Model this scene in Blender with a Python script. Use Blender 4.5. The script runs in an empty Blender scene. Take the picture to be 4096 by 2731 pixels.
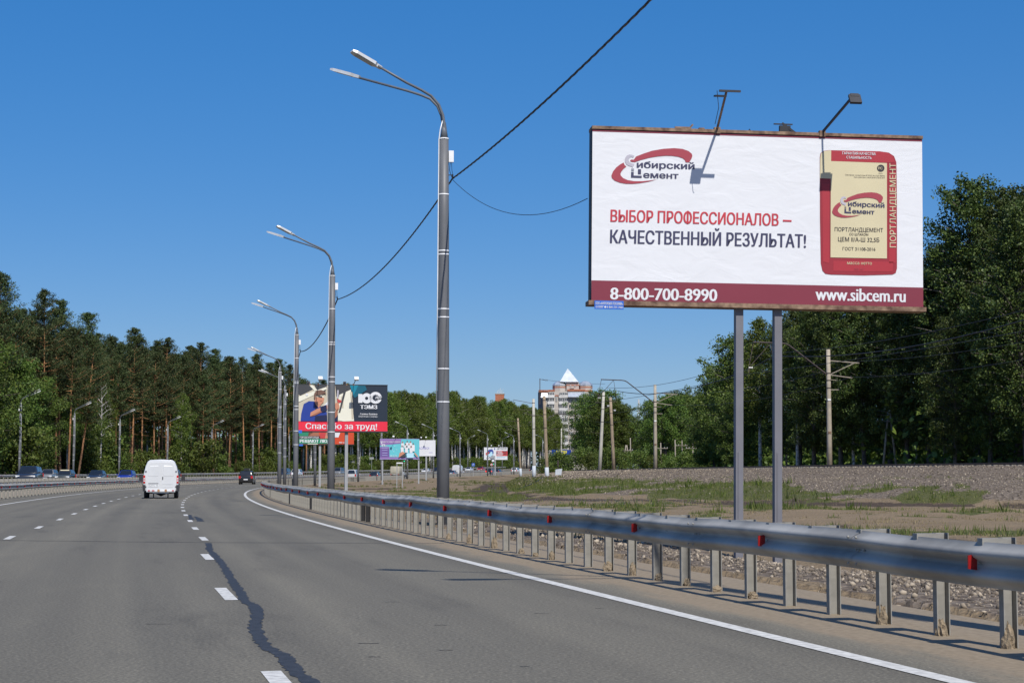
import bpy, bmesh, math, random
import numpy as np
from mathutils import Vector, Matrix
from mathutils.geometry import tessellate_polygon

random.seed(11)
rng = np.random.default_rng(11)
SC = bpy.context.scene
COL = SC.collection
R = math.radians

# ------------------------------------------------------------------ camera, sky, sun, exposure
cam_d = bpy.data.cameras.new('camera')
cam_d.sensor_width = 36.0
cam_d.lens = 62.6
cam_d.clip_start = 0.1
cam_d.clip_end = 12000
cam = bpy.data.objects.new('camera', cam_d)
COL.objects.link(cam)
cam.location = (0, 0, 1.2)
cam.rotation_euler = (R(90 + 4.28), 0, 0)
SC.camera = cam

SUN_EL = R(49.0)
SUN_DIR = Vector((0.32, -1.0, 0)).normalized()          # horizontal direction towards the sun
sun_vec = Vector((SUN_DIR.x * math.cos(SUN_EL), SUN_DIR.y * math.cos(SUN_EL), math.sin(SUN_EL)))
world = bpy.data.worlds.new('World')
SC.world = world
world.use_nodes = True
wt = world.node_tree
wt.nodes.clear()
sky = wt.nodes.new('ShaderNodeTexSky')
sky.sky_type = 'NISHITA'
sky.sun_disc = False
sky.sun_elevation = SUN_EL
sky.sun_rotation = math.atan2(SUN_DIR.x, SUN_DIR.y)
sky.altitude = 120
sky.air_density = 0.8
sky.dust_density = 0.8
sky.ozone_density = 10.0
bg = wt.nodes.new('ShaderNodeBackground')
bg.inputs['Strength'].default_value = 0.10
wo = wt.nodes.new('ShaderNodeOutputWorld')
skg = wt.nodes.new('ShaderNodeGamma'); skg.inputs[1].default_value = 0.5      # even grade over the whole sky: the photograph's deep summer blue
skh = wt.nodes.new('ShaderNodeHueSaturation'); skh.inputs['Saturation'].default_value = 1.7; skh.inputs['Value'].default_value = 2.62; skh.inputs['Hue'].default_value = 0.512
wt.links.new(sky.outputs[0], skg.inputs[0]); wt.links.new(skg.outputs[0], skh.inputs['Color'])
wt.links.new(skh.outputs[0], bg.inputs[0])
wt.links.new(bg.outputs[0], wo.inputs[0])

sun_l = bpy.data.lights.new('sun', 'SUN')
sun_l.energy = 4.8
sun_l.angle = R(0.53)
sun_l.color = (1.0, 0.955, 0.88)
sun = bpy.data.objects.new('sun', sun_l)
COL.objects.link(sun)
sun.rotation_euler = sun_vec.to_track_quat('Z', 'Y').to_euler()
sun.location = (60, -60, 80)

SC.view_settings.view_transform = 'Standard'
SC.view_settings.look = 'None'
SC.view_settings.exposure = 0.0
SC.view_settings.gamma = 1.0
SC.view_settings.use_curve_mapping = False
SC.cycles.max_bounces = 6
SC.cycles.transparent_max_bounces = 8
SC.cycles.use_denoising = True

# ------------------------------------------------------------------ materials
def nd(t, kind, **kw):
    n = t.nodes.new(kind)
    for k, v in kw.items():
        setattr(n, k, v)
    return n

def mat(name, col, rough=0.6, metal=0.0, var=0.12, scale=6.0, bump=0.0, bscale=30.0, coords='Object', spec=0.5, coat=0.0, emit=0.0, trans=0.0, col2=None, stretch=None):
    m = bpy.data.materials.new(name)
    m.use_nodes = True
    t = m.node_tree
    b = t.nodes['Principled BSDF']
    b.inputs['Roughness'].default_value = rough
    b.inputs['Metallic'].default_value = metal
    b.inputs['Specular IOR Level'].default_value = spec
    b.inputs['Coat Weight'].default_value = coat
    tc = nd(t, 'ShaderNodeTexCoord')
    src = tc.outputs[coords]
    if stretch:
        mp = nd(t, 'ShaderNodeMapping')
        mp.inputs['Scale'].default_value = stretch
        t.links.new(src, mp.inputs[0]); src = mp.outputs[0]
    nz = nd(t, 'ShaderNodeTexNoise')
    nz.inputs['Scale'].default_value = scale
    nz.inputs['Detail'].default_value = 5
    t.links.new(src, nz.inputs['Vector'])
    mx = nd(t, 'ShaderNodeMix', data_type='RGBA')
    c = Vector(col)
    lo = c * (1 - var); hi = Vector(col2) if col2 else c * (1 + var)
    mx.inputs[6].default_value = (*lo, 1); mx.inputs[7].default_value = (*hi, 1)
    rp = nd(t, 'ShaderNodeMapRange')
    rp.inputs[1].default_value = 0.32; rp.inputs[2].default_value = 0.68
    t.links.new(nz.outputs['Fac'], rp.inputs[0])
    t.links.new(rp.outputs[0], mx.inputs[0])
    t.links.new(mx.outputs[2], b.inputs['Base Color'])
    if bump:
        nb = nd(t, 'ShaderNodeTexNoise'); nb.inputs['Scale'].default_value = bscale; nb.inputs['Detail'].default_value = 4
        t.links.new(src, nb.inputs['Vector'])
        bp = nd(t, 'ShaderNodeBump'); bp.inputs['Strength'].default_value = bump; bp.inputs['Distance'].default_value = 0.02
        t.links.new(nb.outputs['Fac'], bp.inputs['Height'])
        t.links.new(bp.outputs[0], b.inputs['Normal'])
    if emit:
        b.inputs['Emission Color'].default_value = (*col, 1); b.inputs['Emission Strength'].default_value = emit
    return m

def foliage_mat(name, dark, light, rough=0.55, trans=0.25):
    m = bpy.data.materials.new(name); m.use_nodes = True
    t = m.node_tree; t.nodes.clear()
    out = nd(t, 'ShaderNodeOutputMaterial')
    geo = nd(t, 'ShaderNodeNewGeometry')
    obi = nd(t, 'ShaderNodeObjectInfo')
    mx = nd(t, 'ShaderNodeMix', data_type='RGBA')
    mx.inputs[6].default_value = (*dark, 1); mx.inputs[7].default_value = (*light, 1)
    t.links.new(geo.outputs['Random Per Island'], mx.inputs[0])
    hs = nd(t, 'ShaderNodeHueSaturation')
    mr = nd(t, 'ShaderNodeMapRange'); mr.inputs[3].default_value = 0.78; mr.inputs[4].default_value = 1.22
    t.links.new(obi.outputs['Random'], mr.inputs[0]); t.links.new(mr.outputs[0], hs.inputs['Value'])
    mr2 = nd(t, 'ShaderNodeMapRange'); mr2.inputs[3].default_value = 0.485; mr2.inputs[4].default_value = 0.515
    t.links.new(obi.outputs['Random'], mr2.inputs[0]); t.links.new(mr2.outputs[0], hs.inputs['Hue'])
    t.links.new(mx.outputs[2], hs.inputs['Color'])
    b = nd(t, 'ShaderNodeBsdfPrincipled'); b.inputs['Roughness'].default_value = rough
    b.inputs['Specular IOR Level'].default_value = 0.35
    t.links.new(hs.outputs[0], b.inputs['Base Color'])
    tr = nd(t, 'ShaderNodeBsdfTranslucent')
    t.links.new(hs.outputs[0], tr.inputs['Color'])
    ms = nd(t, 'ShaderNodeMixShader'); ms.inputs[0].default_value = trans
    t.links.new(b.outputs[0], ms.inputs[1]); t.links.new(tr.outputs[0], ms.inputs[2])
    t.links.new(ms.outputs[0], out.inputs[0])
    return m

# ------------------------------------------------------------------ object helpers
def tag(o, label=None, cat=None, group=None, kind=None):
    if label: o['label'] = label
    if cat: o['category'] = cat
    if group: o['group'] = group
    if kind: o['kind'] = kind
    return o

def thing(name, label, cat, loc=(0, 0, 0), rotz=0.0, group=None):
    o = bpy.data.objects.new(name, None)
    o.empty_display_size = 0.3
    COL.objects.link(o)
    o.location = loc
    o.rotation_euler = (0, 0, rotz)
    return tag(o, label, cat, group)

def link(name, me, parent=None, loc=None, rotz=None):
    o = bpy.data.objects.new(name, me)
    COL.objects.link(o)
    if parent is not None: o.parent = parent
    if loc is not None: o.location = loc
    if rotz is not None: o.rotation_euler = (0, 0, rotz)
    return o

def copy_tree(o, parent=None):
    c = o.copy(); COL.objects.link(c)
    if parent is not None: c.parent = parent
    for ch in list(o.children): copy_tree(ch, c)
    return c

def np_mesh(name, verts, faces, mats=(), smooth=False, k=None):
    """verts (n,3) array, faces (m,k) int array"""
    me = bpy.data.meshes.new(name)
    verts = np.asarray(verts, dtype=np.float32); faces = np.asarray(faces, dtype=np.int32)
    m, k = faces.shape
    me.vertices.add(len(verts)); me.vertices.foreach_set('co', verts.ravel())
    me.loops.add(m * k); me.loops.foreach_set('vertex_index', faces.ravel())
    me.polygons.add(m)
    me.polygons.foreach_set('loop_start', np.arange(0, m * k, k, dtype=np.int32))
    me.polygons.foreach_set('loop_total', np.full(m, k, dtype=np.int32))
    me.update(calc_edges=True)
    me.validate()
    for q in mats: me.materials.append(q)
    if smooth: me.polygons.foreach_set('use_smooth', np.ones(len(me.polygons), dtype=bool))
    return me

class MB:
    """collects simple shapes; build() links them as one mesh object"""
    def __init__(s): s.v = []; s.f = []
    def add(s, vs, fs):
        n = len(s.v); s.v.extend([tuple(p) for p in vs]); s.f.extend([tuple(i + n for i in f) for f in fs]); return s
    def box(s, c, size, rot=None):
        hx, hy, hz = size[0] / 2, size[1] / 2, size[2] / 2
        vs = [Vector((x, y, z)) for x in (-hx, hx) for y in (-hy, hy) for z in (-hz, hz)]
        if rot is not None: vs = [rot @ p for p in vs]
        vs = [p + Vector(c) for p in vs]
        return s.add(vs, [(0, 1, 3, 2), (4, 6, 7, 5), (0, 4, 5, 1), (2, 3, 7, 6), (0, 2, 6, 4), (1, 5, 7, 3)])
    def bar(s, a, b, w, h=None):
        a = Vector(a); b = Vector(b); d = b - a
        q = d.to_track_quat('Y', 'Z').to_matrix()
        return s.box((a + b) / 2, (w, d.length, h or w), q)
    def tube(s, pts, rad, n=8, cap=True):
        pts = [Vector(p) for p in pts]
        if not hasattr(rad, '__len__'): rad = [rad] * len(pts)
        vs = []; fs = []
        prev = None
        for i, p in enumerate(pts):
            d = (pts[min(i + 1, len(pts) - 1)] - pts[max(i - 1, 0)]).normalized()
            if prev is None:
                ref = Vector((0, 0, 1)) if abs(d.z) < 0.9 else Vector((1, 0, 0))
                a = d.cross(ref).normalized()
            else:
                a = (prev - d * prev.dot(d)).normalized()
            prev = a; b = d.cross(a)
            for k in range(n):
                th = 2 * math.pi * k / n
                vs.append(p + (a * math.cos(th) + b * math.sin(th)) * rad[i])
        for i in range(len(pts) - 1):
            for k in range(n):
                k2 = (k + 1) % n
                fs.append((i * n + k, i * n + k2, (i + 1) * n + k2, (i + 1) * n + k))
        if cap:
            fs.append(tuple(range(n - 1, -1, -1))); fs.append(tuple((len(pts) - 1) * n + k for k in range(n)))
        return s.add(vs, fs)
    def prism(s, poly, z0, z1):
        n = len(poly)
        vs = [(x, y, z0) for x, y in poly] + [(x, y, z1) for x, y in poly]
        fs = [tuple(range(n - 1, -1, -1)), tuple(range(n, 2 * n))] + [(i, (i + 1) % n, n + (i + 1) % n, n + i) for i in range(n)]
        return s.add(vs, fs)
    def poly(s, pts):
        return s.add(pts, [tuple(range(len(pts)))])
    def mesh(s, name, m, smooth=False):
        me = bpy.data.meshes.new(name)
        me.from_pydata([tuple(p) for p in s.v], [], s.f)
        if m is not None: me.materials.append(m)
        if smooth:
            for p in me.polygons: p.use_smooth = True
        me.update()
        return me
    def build(s, name, m, parent=None, smooth=False, loc=None):
        return link(name, s.mesh(name, m, smooth), parent, loc)

def smoothed(me, angle=40):
    me.set_sharp_from_angle(angle=R(angle)) if hasattr(me, 'set_sharp_from_angle') else None

# ------------------------------------------------------------------ value noise for layout
_perm = rng.random((256, 256))
def vnoise(x, y):
    x = np.asarray(x, dtype=float); y = np.asarray(y, dtype=float)
    xi = np.floor(x).astype(int); yi = np.floor(y).astype(int)
    fx = x - xi; fy = y - yi
    fx = fx * fx * (3 - 2 * fx); fy = fy * fy * (3 - 2 * fy)
    g = lambda a, b: _perm[a & 255, b & 255]
    return (g(xi, yi) * (1 - fx) + g(xi + 1, yi) * fx) * (1 - fy) + (g(xi, yi + 1) * (1 - fx) + g(xi + 1, yi + 1) * fx) * fy
def fbm(x, y, o=4):
    s = 0; a = 0.5; tot = 0
    for i in range(o):
        s = s + a * vnoise(x * 2 ** i + 17.3 * i, y * 2 ** i + 9.1 * i); tot += a; a *= 0.5
    return s / tot
def sstep(a, b, x):
    t = np.clip((np.asarray(x, dtype=float) - a) / (b - a), 0, 1)
    return t * t * (3 - 2 * t)

# ------------------------------------------------------------------ road alignment: t along, d to the far side of the road from its inner edge line
_EC = np.array([-0.05855998, 0.60874422, 3.03934394, -23.50149751, 5.01387784])
_ED = np.polyder(_EC)
T_LIN = 560.0
def E(t):
    t = np.asarray(t, dtype=float)
    tc = np.clip(t, -20, T_LIN)
    return np.polyval(_EC, tc / 100) + (t - tc) * np.polyval(_ED, tc / 100) / 100
def dE(t):
    tc = np.clip(np.asarray(t, dtype=float), -20, T_LIN)
    return np.polyval(_ED, tc / 100) / 100
def zr(t):
    t = np.asarray(t, dtype=float)
    a = np.clip(t - 200, 0, 420)
    return 1.7e-5 * a * a
def sup(d):
    d = np.asarray(d, dtype=float)
    return 0.08 * np.clip(d - 12.3, 0, 2.6) + 0.014 * np.clip(d - 14.9, 0, 20)
def P(t, d, z=0.0):
    e = float(dE(t)); n = math.sqrt(1 + e * e)
    return Vector((float(E(t)) - d / n, t + d * e / n, float(zr(t) + sup(d)) + z))
def head(t):
    """rotation about z that turns +Y into the direction of travel at t"""
    return math.atan2(-float(dE(t)), 1.0)
def inv(x, y):
    x = np.asarray(x, dtype=float); y = np.asarray(y, dtype=float)
    t = y.copy()
    for _ in range(6):
        e = dE(t); n = np.sqrt(1 + e * e)
        d = (-(x - E(t)) + (y - t) * e) / n
        t = y - d * e / n
        t = np.clip(t, -400, 5000)
    return t, d

# railway embankment: foot, bench and crest lines (x as a function of y)
FY = [-200, 40, 70, 82, 87.6, 102, 106, 151, 272, 350, 450, 600, 900]
FX = [160, 75, 37, 23.5, 15.5, 8.1, 2.4, -0.96, -1.0, 3, 15, 52, 130]
BY = [-200, 40, 91, 113, 146, 200, 290, 350, 450, 600, 900]
BX = [175, 52, 26.2, 20, 11.6, 3.6, 1.6, 7.5, 20, 57, 136]
CY = [-200, 40, 100, 124, 179, 286, 350, 450, 600, 900]
CX = [182, 54, 28.75, 21.9, 14.3, 8.7, 12.5, 25, 62, 142]
def terrain(x, y, under=True):
    x = np.asarray(x, dtype=float); y = np.asarray(y, dtype=float)
    t, d = inv(x, y)
    base = zr(t)
    road = base + sup(np.clip(d, 0, 35))
    drop = 0.32 * sstep(3.0, 7.0, -d)
    nz = (fbm(x * 0.22, y * 0.22) - 0.5)
    side = base - drop + nz * 0.34 * sstep(3.0, 7, -d) + 0.012 * sstep(4.4, 3.2, -d)
    xf = np.interp(y, FY, FX); xb = np.interp(y, BY, BX); xc = np.interp(y, CY, CX)
    xb = np.maximum(xb, xf + 2.0); xc = np.maximum(xc, xb + 2.2)
    zf = base - 0.3; zb = 0.98 + 0.5 * base; zc = 1.70 + 0.55 * base
    emb = np.where(x < xb, zf + (zb - zf) * np.clip((x - xf) / (xb - xf), 0, 1) ** 0.8,
                   zb + (zc - zb) * np.clip((x - xb - 0.5) / np.maximum(xc - xb - 0.5, 0.5), 0, 1))
    emb = np.where(x > xc + 9, zc - 0.9 * sstep(9, 16, x - xc), emb)
    emb = emb + 0.12 * nz * sstep(0, 3, x - xf)
    k = sstep(-0.3, 0.6, x - xf)
    right = side * (1 - k) + np.maximum(emb, side - .1) * k
    left = base + sup(35) - 0.1 + nz * 0.5 * sstep(36, 44, d)
    z = np.where(d < -2.55, right, np.where(d > 34.2, left, road - (0.06 if under else 0.0)))
    return z
def grass_mask(x, y):
    t, d = inv(x, y)
    xf = np.interp(y, FY, FX); xb = np.maximum(np.interp(y, BY, BX), xf + 2); xc = np.maximum(np.interp(y, CY, CX), xb + 2.2)
    n = fbm(x * 0.16 + 5, y * 0.10 + 3); n2 = fbm(x * 0.7, y * 0.5 + 40)
    q = (x - xf) / (xb - xf)
    bank = sstep(0.43, 0.55, n * 0.65 + n2 * 0.35 + 0.13 * sstep(110, 140, y) - 0.16 * sstep(0.62, 0.95, q) + 0.05 * np.exp(-((q - .33) / .25) ** 2)) * sstep(0.02, 0.1, q) * sstep(1.05, 0.9, q)
    line = 0.55 * np.exp(-((x - xb - 0.6) / 0.7) ** 2) * sstep(0.42, 0.55, n2)
    verge = sstep(0.53, 0.63, n * 0.6 + n2 * 0.4) * 0.9
    patch = np.exp(-(((x - 4.6) / 3.4) ** 2 + ((y - 84) / 9) ** 2) ** 2) * sstep(.3, .45, n2)
    patch2 = np.exp(-(((x - 11.0) / 5.0) ** 2 + ((y - 46.5) / 3.5) ** 2) ** 2) * sstep(.38, .55, n2)
    patch3 = np.exp(-(((x + 4.0) / 6.0) ** 2 + ((y - 118) / 40) ** 2) ** 2) * sstep(.40, .55, n2 * .5 + n * .5)
    verge = np.maximum.reduce([verge * sstep(20, 45, y), patch, patch2, patch3]) * sstep(3.2, 4.5, -d)
    w = np.where(x < xf, verge, np.where(x < xb + .2, bank, np.where(x < xc, np.minimum(line, 1), np.where(x > xc + 12, 0.8, 0))))
    w = np.where(d > 34.6, 0.35 + .6 * sstep(.4, .6, n), w)
    return np.where((d > -1.0) & (d < 34.6), 0, w)
def gravel_mask(x, y):
    t, d = inv(x, y)
    xf = np.interp(y, FY, FX); xb = np.maximum(np.interp(y, BY, BX), xf + 2); xc = np.maximum(np.interp(y, CY, CX), xb + 2.2)
    near = sstep(2.3, 3.0, -d + .8 * (fbm(x * 1.3, y * 1.3) - .5)) * sstep(7.5, 5.2, -d) * sstep(60, 38, y)
    bank = sstep(0.05, 0.3, (x - xf) / (xb - xf)) * 0.9
    return np.where(d > -1.0, 0, np.where(x < xf, np.maximum(near, 0.25 * sstep(.5, .6, fbm(x * .3, y * .3))), np.where(x < xc + 8, bank, 0.1)))
def soil_mask(x, y):
    xf = np.interp(y, FY, FX)
    t, d = inv(x, y)
    n = fbm(x * 0.5, y * 0.5)
    band = 1.15 * np.exp(-((x - xf + 1.2) / 2.2) ** 2) * sstep(0.18, .36, n)
    return np.where((d < -4) & (x < xf + 2), np.maximum(band, 0.6 * sstep(.57, .68, fbm(x * .12 + 9, y * .07))), 0)
# ------------------------------------------------------------------ terrain sheet
def ground_material():
    m = bpy.data.materials.new('soil_gravel_grass'); m.use_nodes = True
    t = m.node_tree; b = t.nodes['Principled BSDF']; b.inputs['Roughness'].default_value = 0.95
    b.inputs['Specular IOR Level'].default_value = 0.15
    at = nd(t, 'ShaderNodeAttribute'); at.attribute_name = 'mask'
    sp = nd(t, 'ShaderNodeSeparateColor'); t.links.new(at.outputs['Color'], sp.inputs[0])
    tc = nd(t, 'ShaderNodeTexCoord')
    def noise(scale, detail=6, rough=.6):
        n = nd(t, 'ShaderNodeTexNoise'); n.inputs['Scale'].default_value = scale; n.inputs['Detail'].default_value = detail
        n.inputs['Roughness'].default_value = rough
        t.links.new(tc.outputs['Object'], n.inputs['Vector']); return n.outputs['Fac']
    def ramp(fac, stops):
        r = nd(t, 'ShaderNodeValToRGB'); els = r.color_ramp.elements
        while len(els) < len(stops): els.new(0.5)
        for e, (p, c) in zip(els, stops): e.position = p; e.color = (*c, 1)
        t.links.new(fac, r.inputs[0]); return r.outputs[0]
    def mix(f, a, c):
        x = nd(t, 'ShaderNodeMix', data_type='RGBA'); t.links.new(f, x.inputs[0]); t.links.new(a, x.inputs[6]); t.links.new(c, x.inputs[7]); return x.outputs[2]
    def breakup(ch, nz, amt):
        mul = nd(t, 'ShaderNodeMath', operation='MULTIPLY_ADD'); t.links.new(nz, mul.inputs[0]); mul.inputs[1].default_value = amt; mul.inputs[2].default_value = -amt * .5
        ad = nd(t, 'ShaderNodeMath', operation='ADD'); t.links.new(mul.outputs[0], ad.inputs[0]); t.links.new(ch, ad.inputs[1])
        r = nd(t, 'ShaderNodeMapRange'); r.interpolation_type = 'SMOOTHSTEP'; r.inputs[1].default_value = .38; r.inputs[2].default_value = .62
        t.links.new(ad.outputs[0], r.inputs[0]); return r.outputs[0]
    n1 = noise(0.35); n2 = noise(2.2); n3 = noise(14)
    dirt = mix(n2, ramp(n1, [(.3, (0.161, 0.116, 0.071)), (.7, (0.267, 0.198, 0.123))]), ramp(n3, [(.3, (0.124, 0.092, 0.058)), (.7, (0.313, 0.248, 0.166))]))
    vo = nd(t, 'ShaderNodeTexVoronoi'); vo.inputs['Scale'].default_value = 9.0; t.links.new(tc.outputs['Object'], vo.inputs['Vector'])
    vs = nd(t, 'ShaderNodeSeparateColor'); t.links.new(vo.outputs['Color'], vs.inputs[0])
    grav = mix(n2, ramp(vs.outputs[0], [(.0, (0.055, 0.042, 0.031)), (.45, (0.143, 0.110, 0.083)), (1, (0.331, 0.267, 0.202))]), ramp(vs.outputs[1], [(.0, (0.060, 0.046, 0.037)), (.5, (0.133, 0.109, 0.087)), (1, (0.276, 0.235, 0.193))]))
    grass = ramp(n3, [(.3, (0.046, 0.057, 0.018)), (.55, (0.097, 0.101, 0.037)), (.75, (0.184, 0.152, 0.074))])
    soil = ramp(n3, [(.3, (0.041, 0.030, 0.023)), (.7, (0.110, 0.083, 0.063))])
    c = mix(breakup(sp.outputs[1], n2, .7), dirt, grav)
    c = mix(breakup(sp.outputs[2], n2, .6), c, soil)
    c = mix(breakup(sp.outputs[0], n2, .7), c, grass)
    t.links.new(c, b.inputs['Base Color'])
    bp = nd(t, 'ShaderNodeBump'); bp.inputs['Strength'].default_value = .7; bp.inputs['Distance'].default_value = .08
    ad = nd(t, 'ShaderNodeMath', operation='ADD'); t.links.new(vo.outputs['Distance'], ad.inputs[0]); t.links.new(n3, ad.inputs[1])
    t.links.new(ad.outputs[0], bp.inputs['Height']); t.links.new(bp.outputs[0], b.inputs['Normal'])
    return m

def build_ground():
    a1 = np.linspace(-24, 24, 360)
    a0 = np.concatenate([np.linspace(-180, -60, 25)[:-1], np.linspace(-60, -24, 24)[:-1]])
    ang = np.radians(np.concatenate([a0, a1, np.linspace(24, 60, 24)[1:], np.linspace(60, 180, 25)[1:-1]]))
    rad = np.concatenate([[1.5, 3, 5, 7], 9 * 1.0135 ** np.arange(0, 345)])
    rad = np.concatenate([rad, np.geomspace(rad[-1] * 1.05, 2900, 24)])
    na, nr = len(ang), len(rad)
    A, Rr = np.meshgrid(ang, rad)
    x = (Rr * np.sin(A)).ravel(); y = (Rr * np.cos(A)).ravel()
    z = terrain(x, y)
    far = np.sqrt(x * x + y * y)
    z = np.where(far > 1200, 2.5, z)
    x = np.append(x, 0); y = np.append(y, 0); z = np.append(z, float(terrain(np.array([0.]), np.array([0.]))[0]))
    i = np.arange(nr - 1)[:, None] * na; j = np.arange(na)[None, :]; j2 = (j + 1) % na
    f = np.stack([i + j, i + j2, i + na + j2, i + na + j], -1).reshape(-1, 4)
    me = np_mesh('ground', np.stack([x, y, z], 1), f[:, ::-1], [ground_material()], smooth=True)
    c = np.zeros((len(x), 4), dtype=np.float32); c[:, 3] = 1
    c[:, 0] = grass_mask(x, y); c[:, 1] = gravel_mask(x, y); c[:, 2] = soil_mask(x, y)
    a = me.color_attributes.new('mask', 'FLOAT_COLOR', 'POINT')
    a.data.foreach_set('color', c.ravel())
    o = link('ground', me); tag(o, kind='structure')
    return o
build_ground()

# ------------------------------------------------------------------ road sheet with markings
def strip_mesh(name, ts, ds, m, z=0.0, uv=True):
    vs = []
    for t in ts:
        for d in ds: vs.append(P(t, d, z - (.12 if d < -2.6 else 0)))
    n = len(ds); fs = []
    for i in range(len(ts) - 1):
        for j in range(n - 1):
            fs.append((i * n + j, (i + 1) * n + j, (i + 1) * n + j + 1, i * n + j + 1))
    me = bpy.data.meshes.new(name); me.from_pydata([tuple(v) for v in vs], [], [f[::-1] for f in fs])
    if uv:
        u = me.uv_layers.new(name='UVMap')
        for L in me.loops:
            i, j = divmod(L.vertex_index, n); u.data[L.index].uv = (ts[i], ds[j])
    me.materials.append(m); me.update()
    for p in me.polygons: p.use_smooth = True
    return me

def asphalt_material():
    m = bpy.data.materials.new('worn_asphalt'); m.use_nodes = True
    t = m.node_tree; b = t.nodes['Principled BSDF']
    b.inputs['Roughness'].default_value = 0.82; b.inputs['Specular IOR Level'].default_value = 0.3
    uv = nd(t, 'ShaderNodeUVMap'); uv.uv_map = 'UVMap'
    tc = nd(t, 'ShaderNodeTexCoord')
    sx = nd(t, 'ShaderNodeSeparateXYZ'); t.links.new(uv.outputs[0], sx.inputs[0])
    def noise(vec, scale, detail=5, rough=.6):
        n = nd(t, 'ShaderNodeTexNoise'); n.inputs['Scale'].default_value = scale; n.inputs['Detail'].default_value = detail
        n.inputs['Roughness'].default_value = rough
        t.links.new(vec, n.inputs['Vector']); return n.outputs['Fac']
    def mp(vec, s):
        q = nd(t, 'ShaderNodeMapping'); q.inputs['Scale'].default_value = s; t.links.new(vec, q.inputs[0]); return q.outputs[0]
    def ramp(fac, stops):
        r = nd(t, 'ShaderNodeValToRGB'); els = r.color_ramp.elements
        while len(els) < len(stops): els.new(0.5)
        for e, (p, c) in zip(els, stops): e.position = p; e.color = (*c, 1)
        t.links.new(fac, r.inputs[0]); return r.outputs[0]
    def mix(f, a, c, mode='MIX'):
        x = nd(t, 'ShaderNodeMix', data_type='RGBA', blend_type=mode)
        if isinstance(f, float): x.inputs[0].default_value = f
        else: t.links.new(f, x.inputs[0])
        t.links.new(a, x.inputs[6]); t.links.new(c, x.inputs[7]); return x.outputs[2]
    grain = noise(tc.outputs['Object'], 38, 3, .75)
    fine = noise(tc.outputs['Object'], 16, 4)
    streak = noise(mp(uv.outputs[0], (.035, 1.1, 1)), 1.0, 5)        # wheel paths and old paving lanes run along the road
    blotch = noise(mp(uv.outputs[0], (.12, .5, 1)), 1.0, 4)
    wheel = nd(t, 'ShaderNodeMath', operation='PINGPONG'); t.links.new(sx.outputs[1], wheel.inputs[0]); wheel.inputs[1].default_value = .86
    c = ramp(streak, [(.3, (0.113, 0.104, 0.082)), (.7, (0.168, 0.153, 0.119))])
    c = mix(.35, c, ramp(blotch, [(.35, (0.094, 0.086, 0.070)), (.65, (0.177, 0.161, 0.126))]))
    c = mix(.62, c, ramp(grain, [(.34, (0.039, 0.037, 0.030)), (.5, (0.132, 0.121, 0.093)), (.67, (0.348, 0.318, 0.244))]))
    c = mix(.3, c, ramp(fine, [(.3, (0.101, 0.092, 0.075)), (.7, (0.177, 0.163, 0.130))]))
    wr = ramp(wheel.outputs[0], [(.0, (.82, .82, .84)), (.45, (1.12, 1.12, 1.12)), (.86, (.98, .98, .99))])      # polished wheel tracks with strips of drips between them
    c = mix(.5, c, wr, 'MULTIPLY')
    stain = noise(mp(uv.outputs[0], (.10, .55, 1)), 1.6, 6, .68)
    c = mix(.85, c, ramp(stain, [(.30, (.70, .70, .71)), (.43, (.97, .97, .97)), (.60, (1.03, 1.03, 1.02)), (.75, (1.2, 1.19, 1.16))]), 'MULTIPLY')
    lane = noise(mp(uv.outputs[0], (.012, .75, 1)), 1.3, 3, .5)
    c = mix(.9, c, ramp(lane, [(.32, (.82, .82, .83)), (.68, (1.14, 1.13, 1.11))]), 'MULTIPLY')
    # sand blown over the hard shoulder next to the guardrail, with a ragged edge
    e = noise(mp(uv.outputs[0], (.45, 2.0, 1)), 1.0, 6, .65)
    ad = nd(t, 'ShaderNodeMath', operation='MULTIPLY_ADD'); t.links.new(e, ad.inputs[0]); ad.inputs[1].default_value = 1.0; t.links.new(sx.outputs[1], ad.inputs[2])
    rg = nd(t, 'ShaderNodeMapRange'); rg.inputs[1].default_value = 0.22; rg.inputs[2].default_value = -0.16; t.links.new(ad.outputs[0], rg.inputs[0])
    rg.interpolation_type = 'SMOOTHSTEP'
    sand = ramp(fine, [(.3, (0.200, 0.157, 0.106)), (.7, (0.291, 0.235, 0.164))])
    c = mix(rg.outputs[0], c, sand)
    t.links.new(c, b.inputs['Base Color'])
    bp = nd(t, 'ShaderNodeBump'); bp.inputs['Strength'].default_value = .35; bp.inputs['Distance'].default_value = .01
    t.links.new(grain, bp.inputs['Height']); t.links.new(bp.outputs[0], b.inputs['Normal'])
    return m

ASPH = asphalt_material()
PAINT = mat('road_paint', (.52, .51, .48), .75, var=.2, scale=14, col2=(.66, .65, .61))
TS = list(np.concatenate([np.arange(-60, 0, 6), np.arange(0, 160, 1.5), np.arange(160, 644, 4)]))
road = link('road', strip_mesh('road', TS, [-2.7, -2.3, -1.0, 0, 1.5, 3, 6, 7, 8.5, 10.5, 12.4], ASPH, 0.0)); tag(road, kind='structure')
opp = link('opposite_carriageway', strip_mesh('opposite_carriageway', TS, [14.2, 16, 19, 22, 25, 28, 31, 33.8], ASPH, 0.0)); tag(opp, kind='structure')
MEDIAN = mat('median_soil', (.27, .225, .165), .95, var=.35, scale=1.5, bump=.5, bscale=14)
med = link('median_strip', strip_mesh('median_strip', TS, [12.38, 13.3, 14.25], MEDIAN, 0.03)); tag(med, kind='structure')

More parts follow.
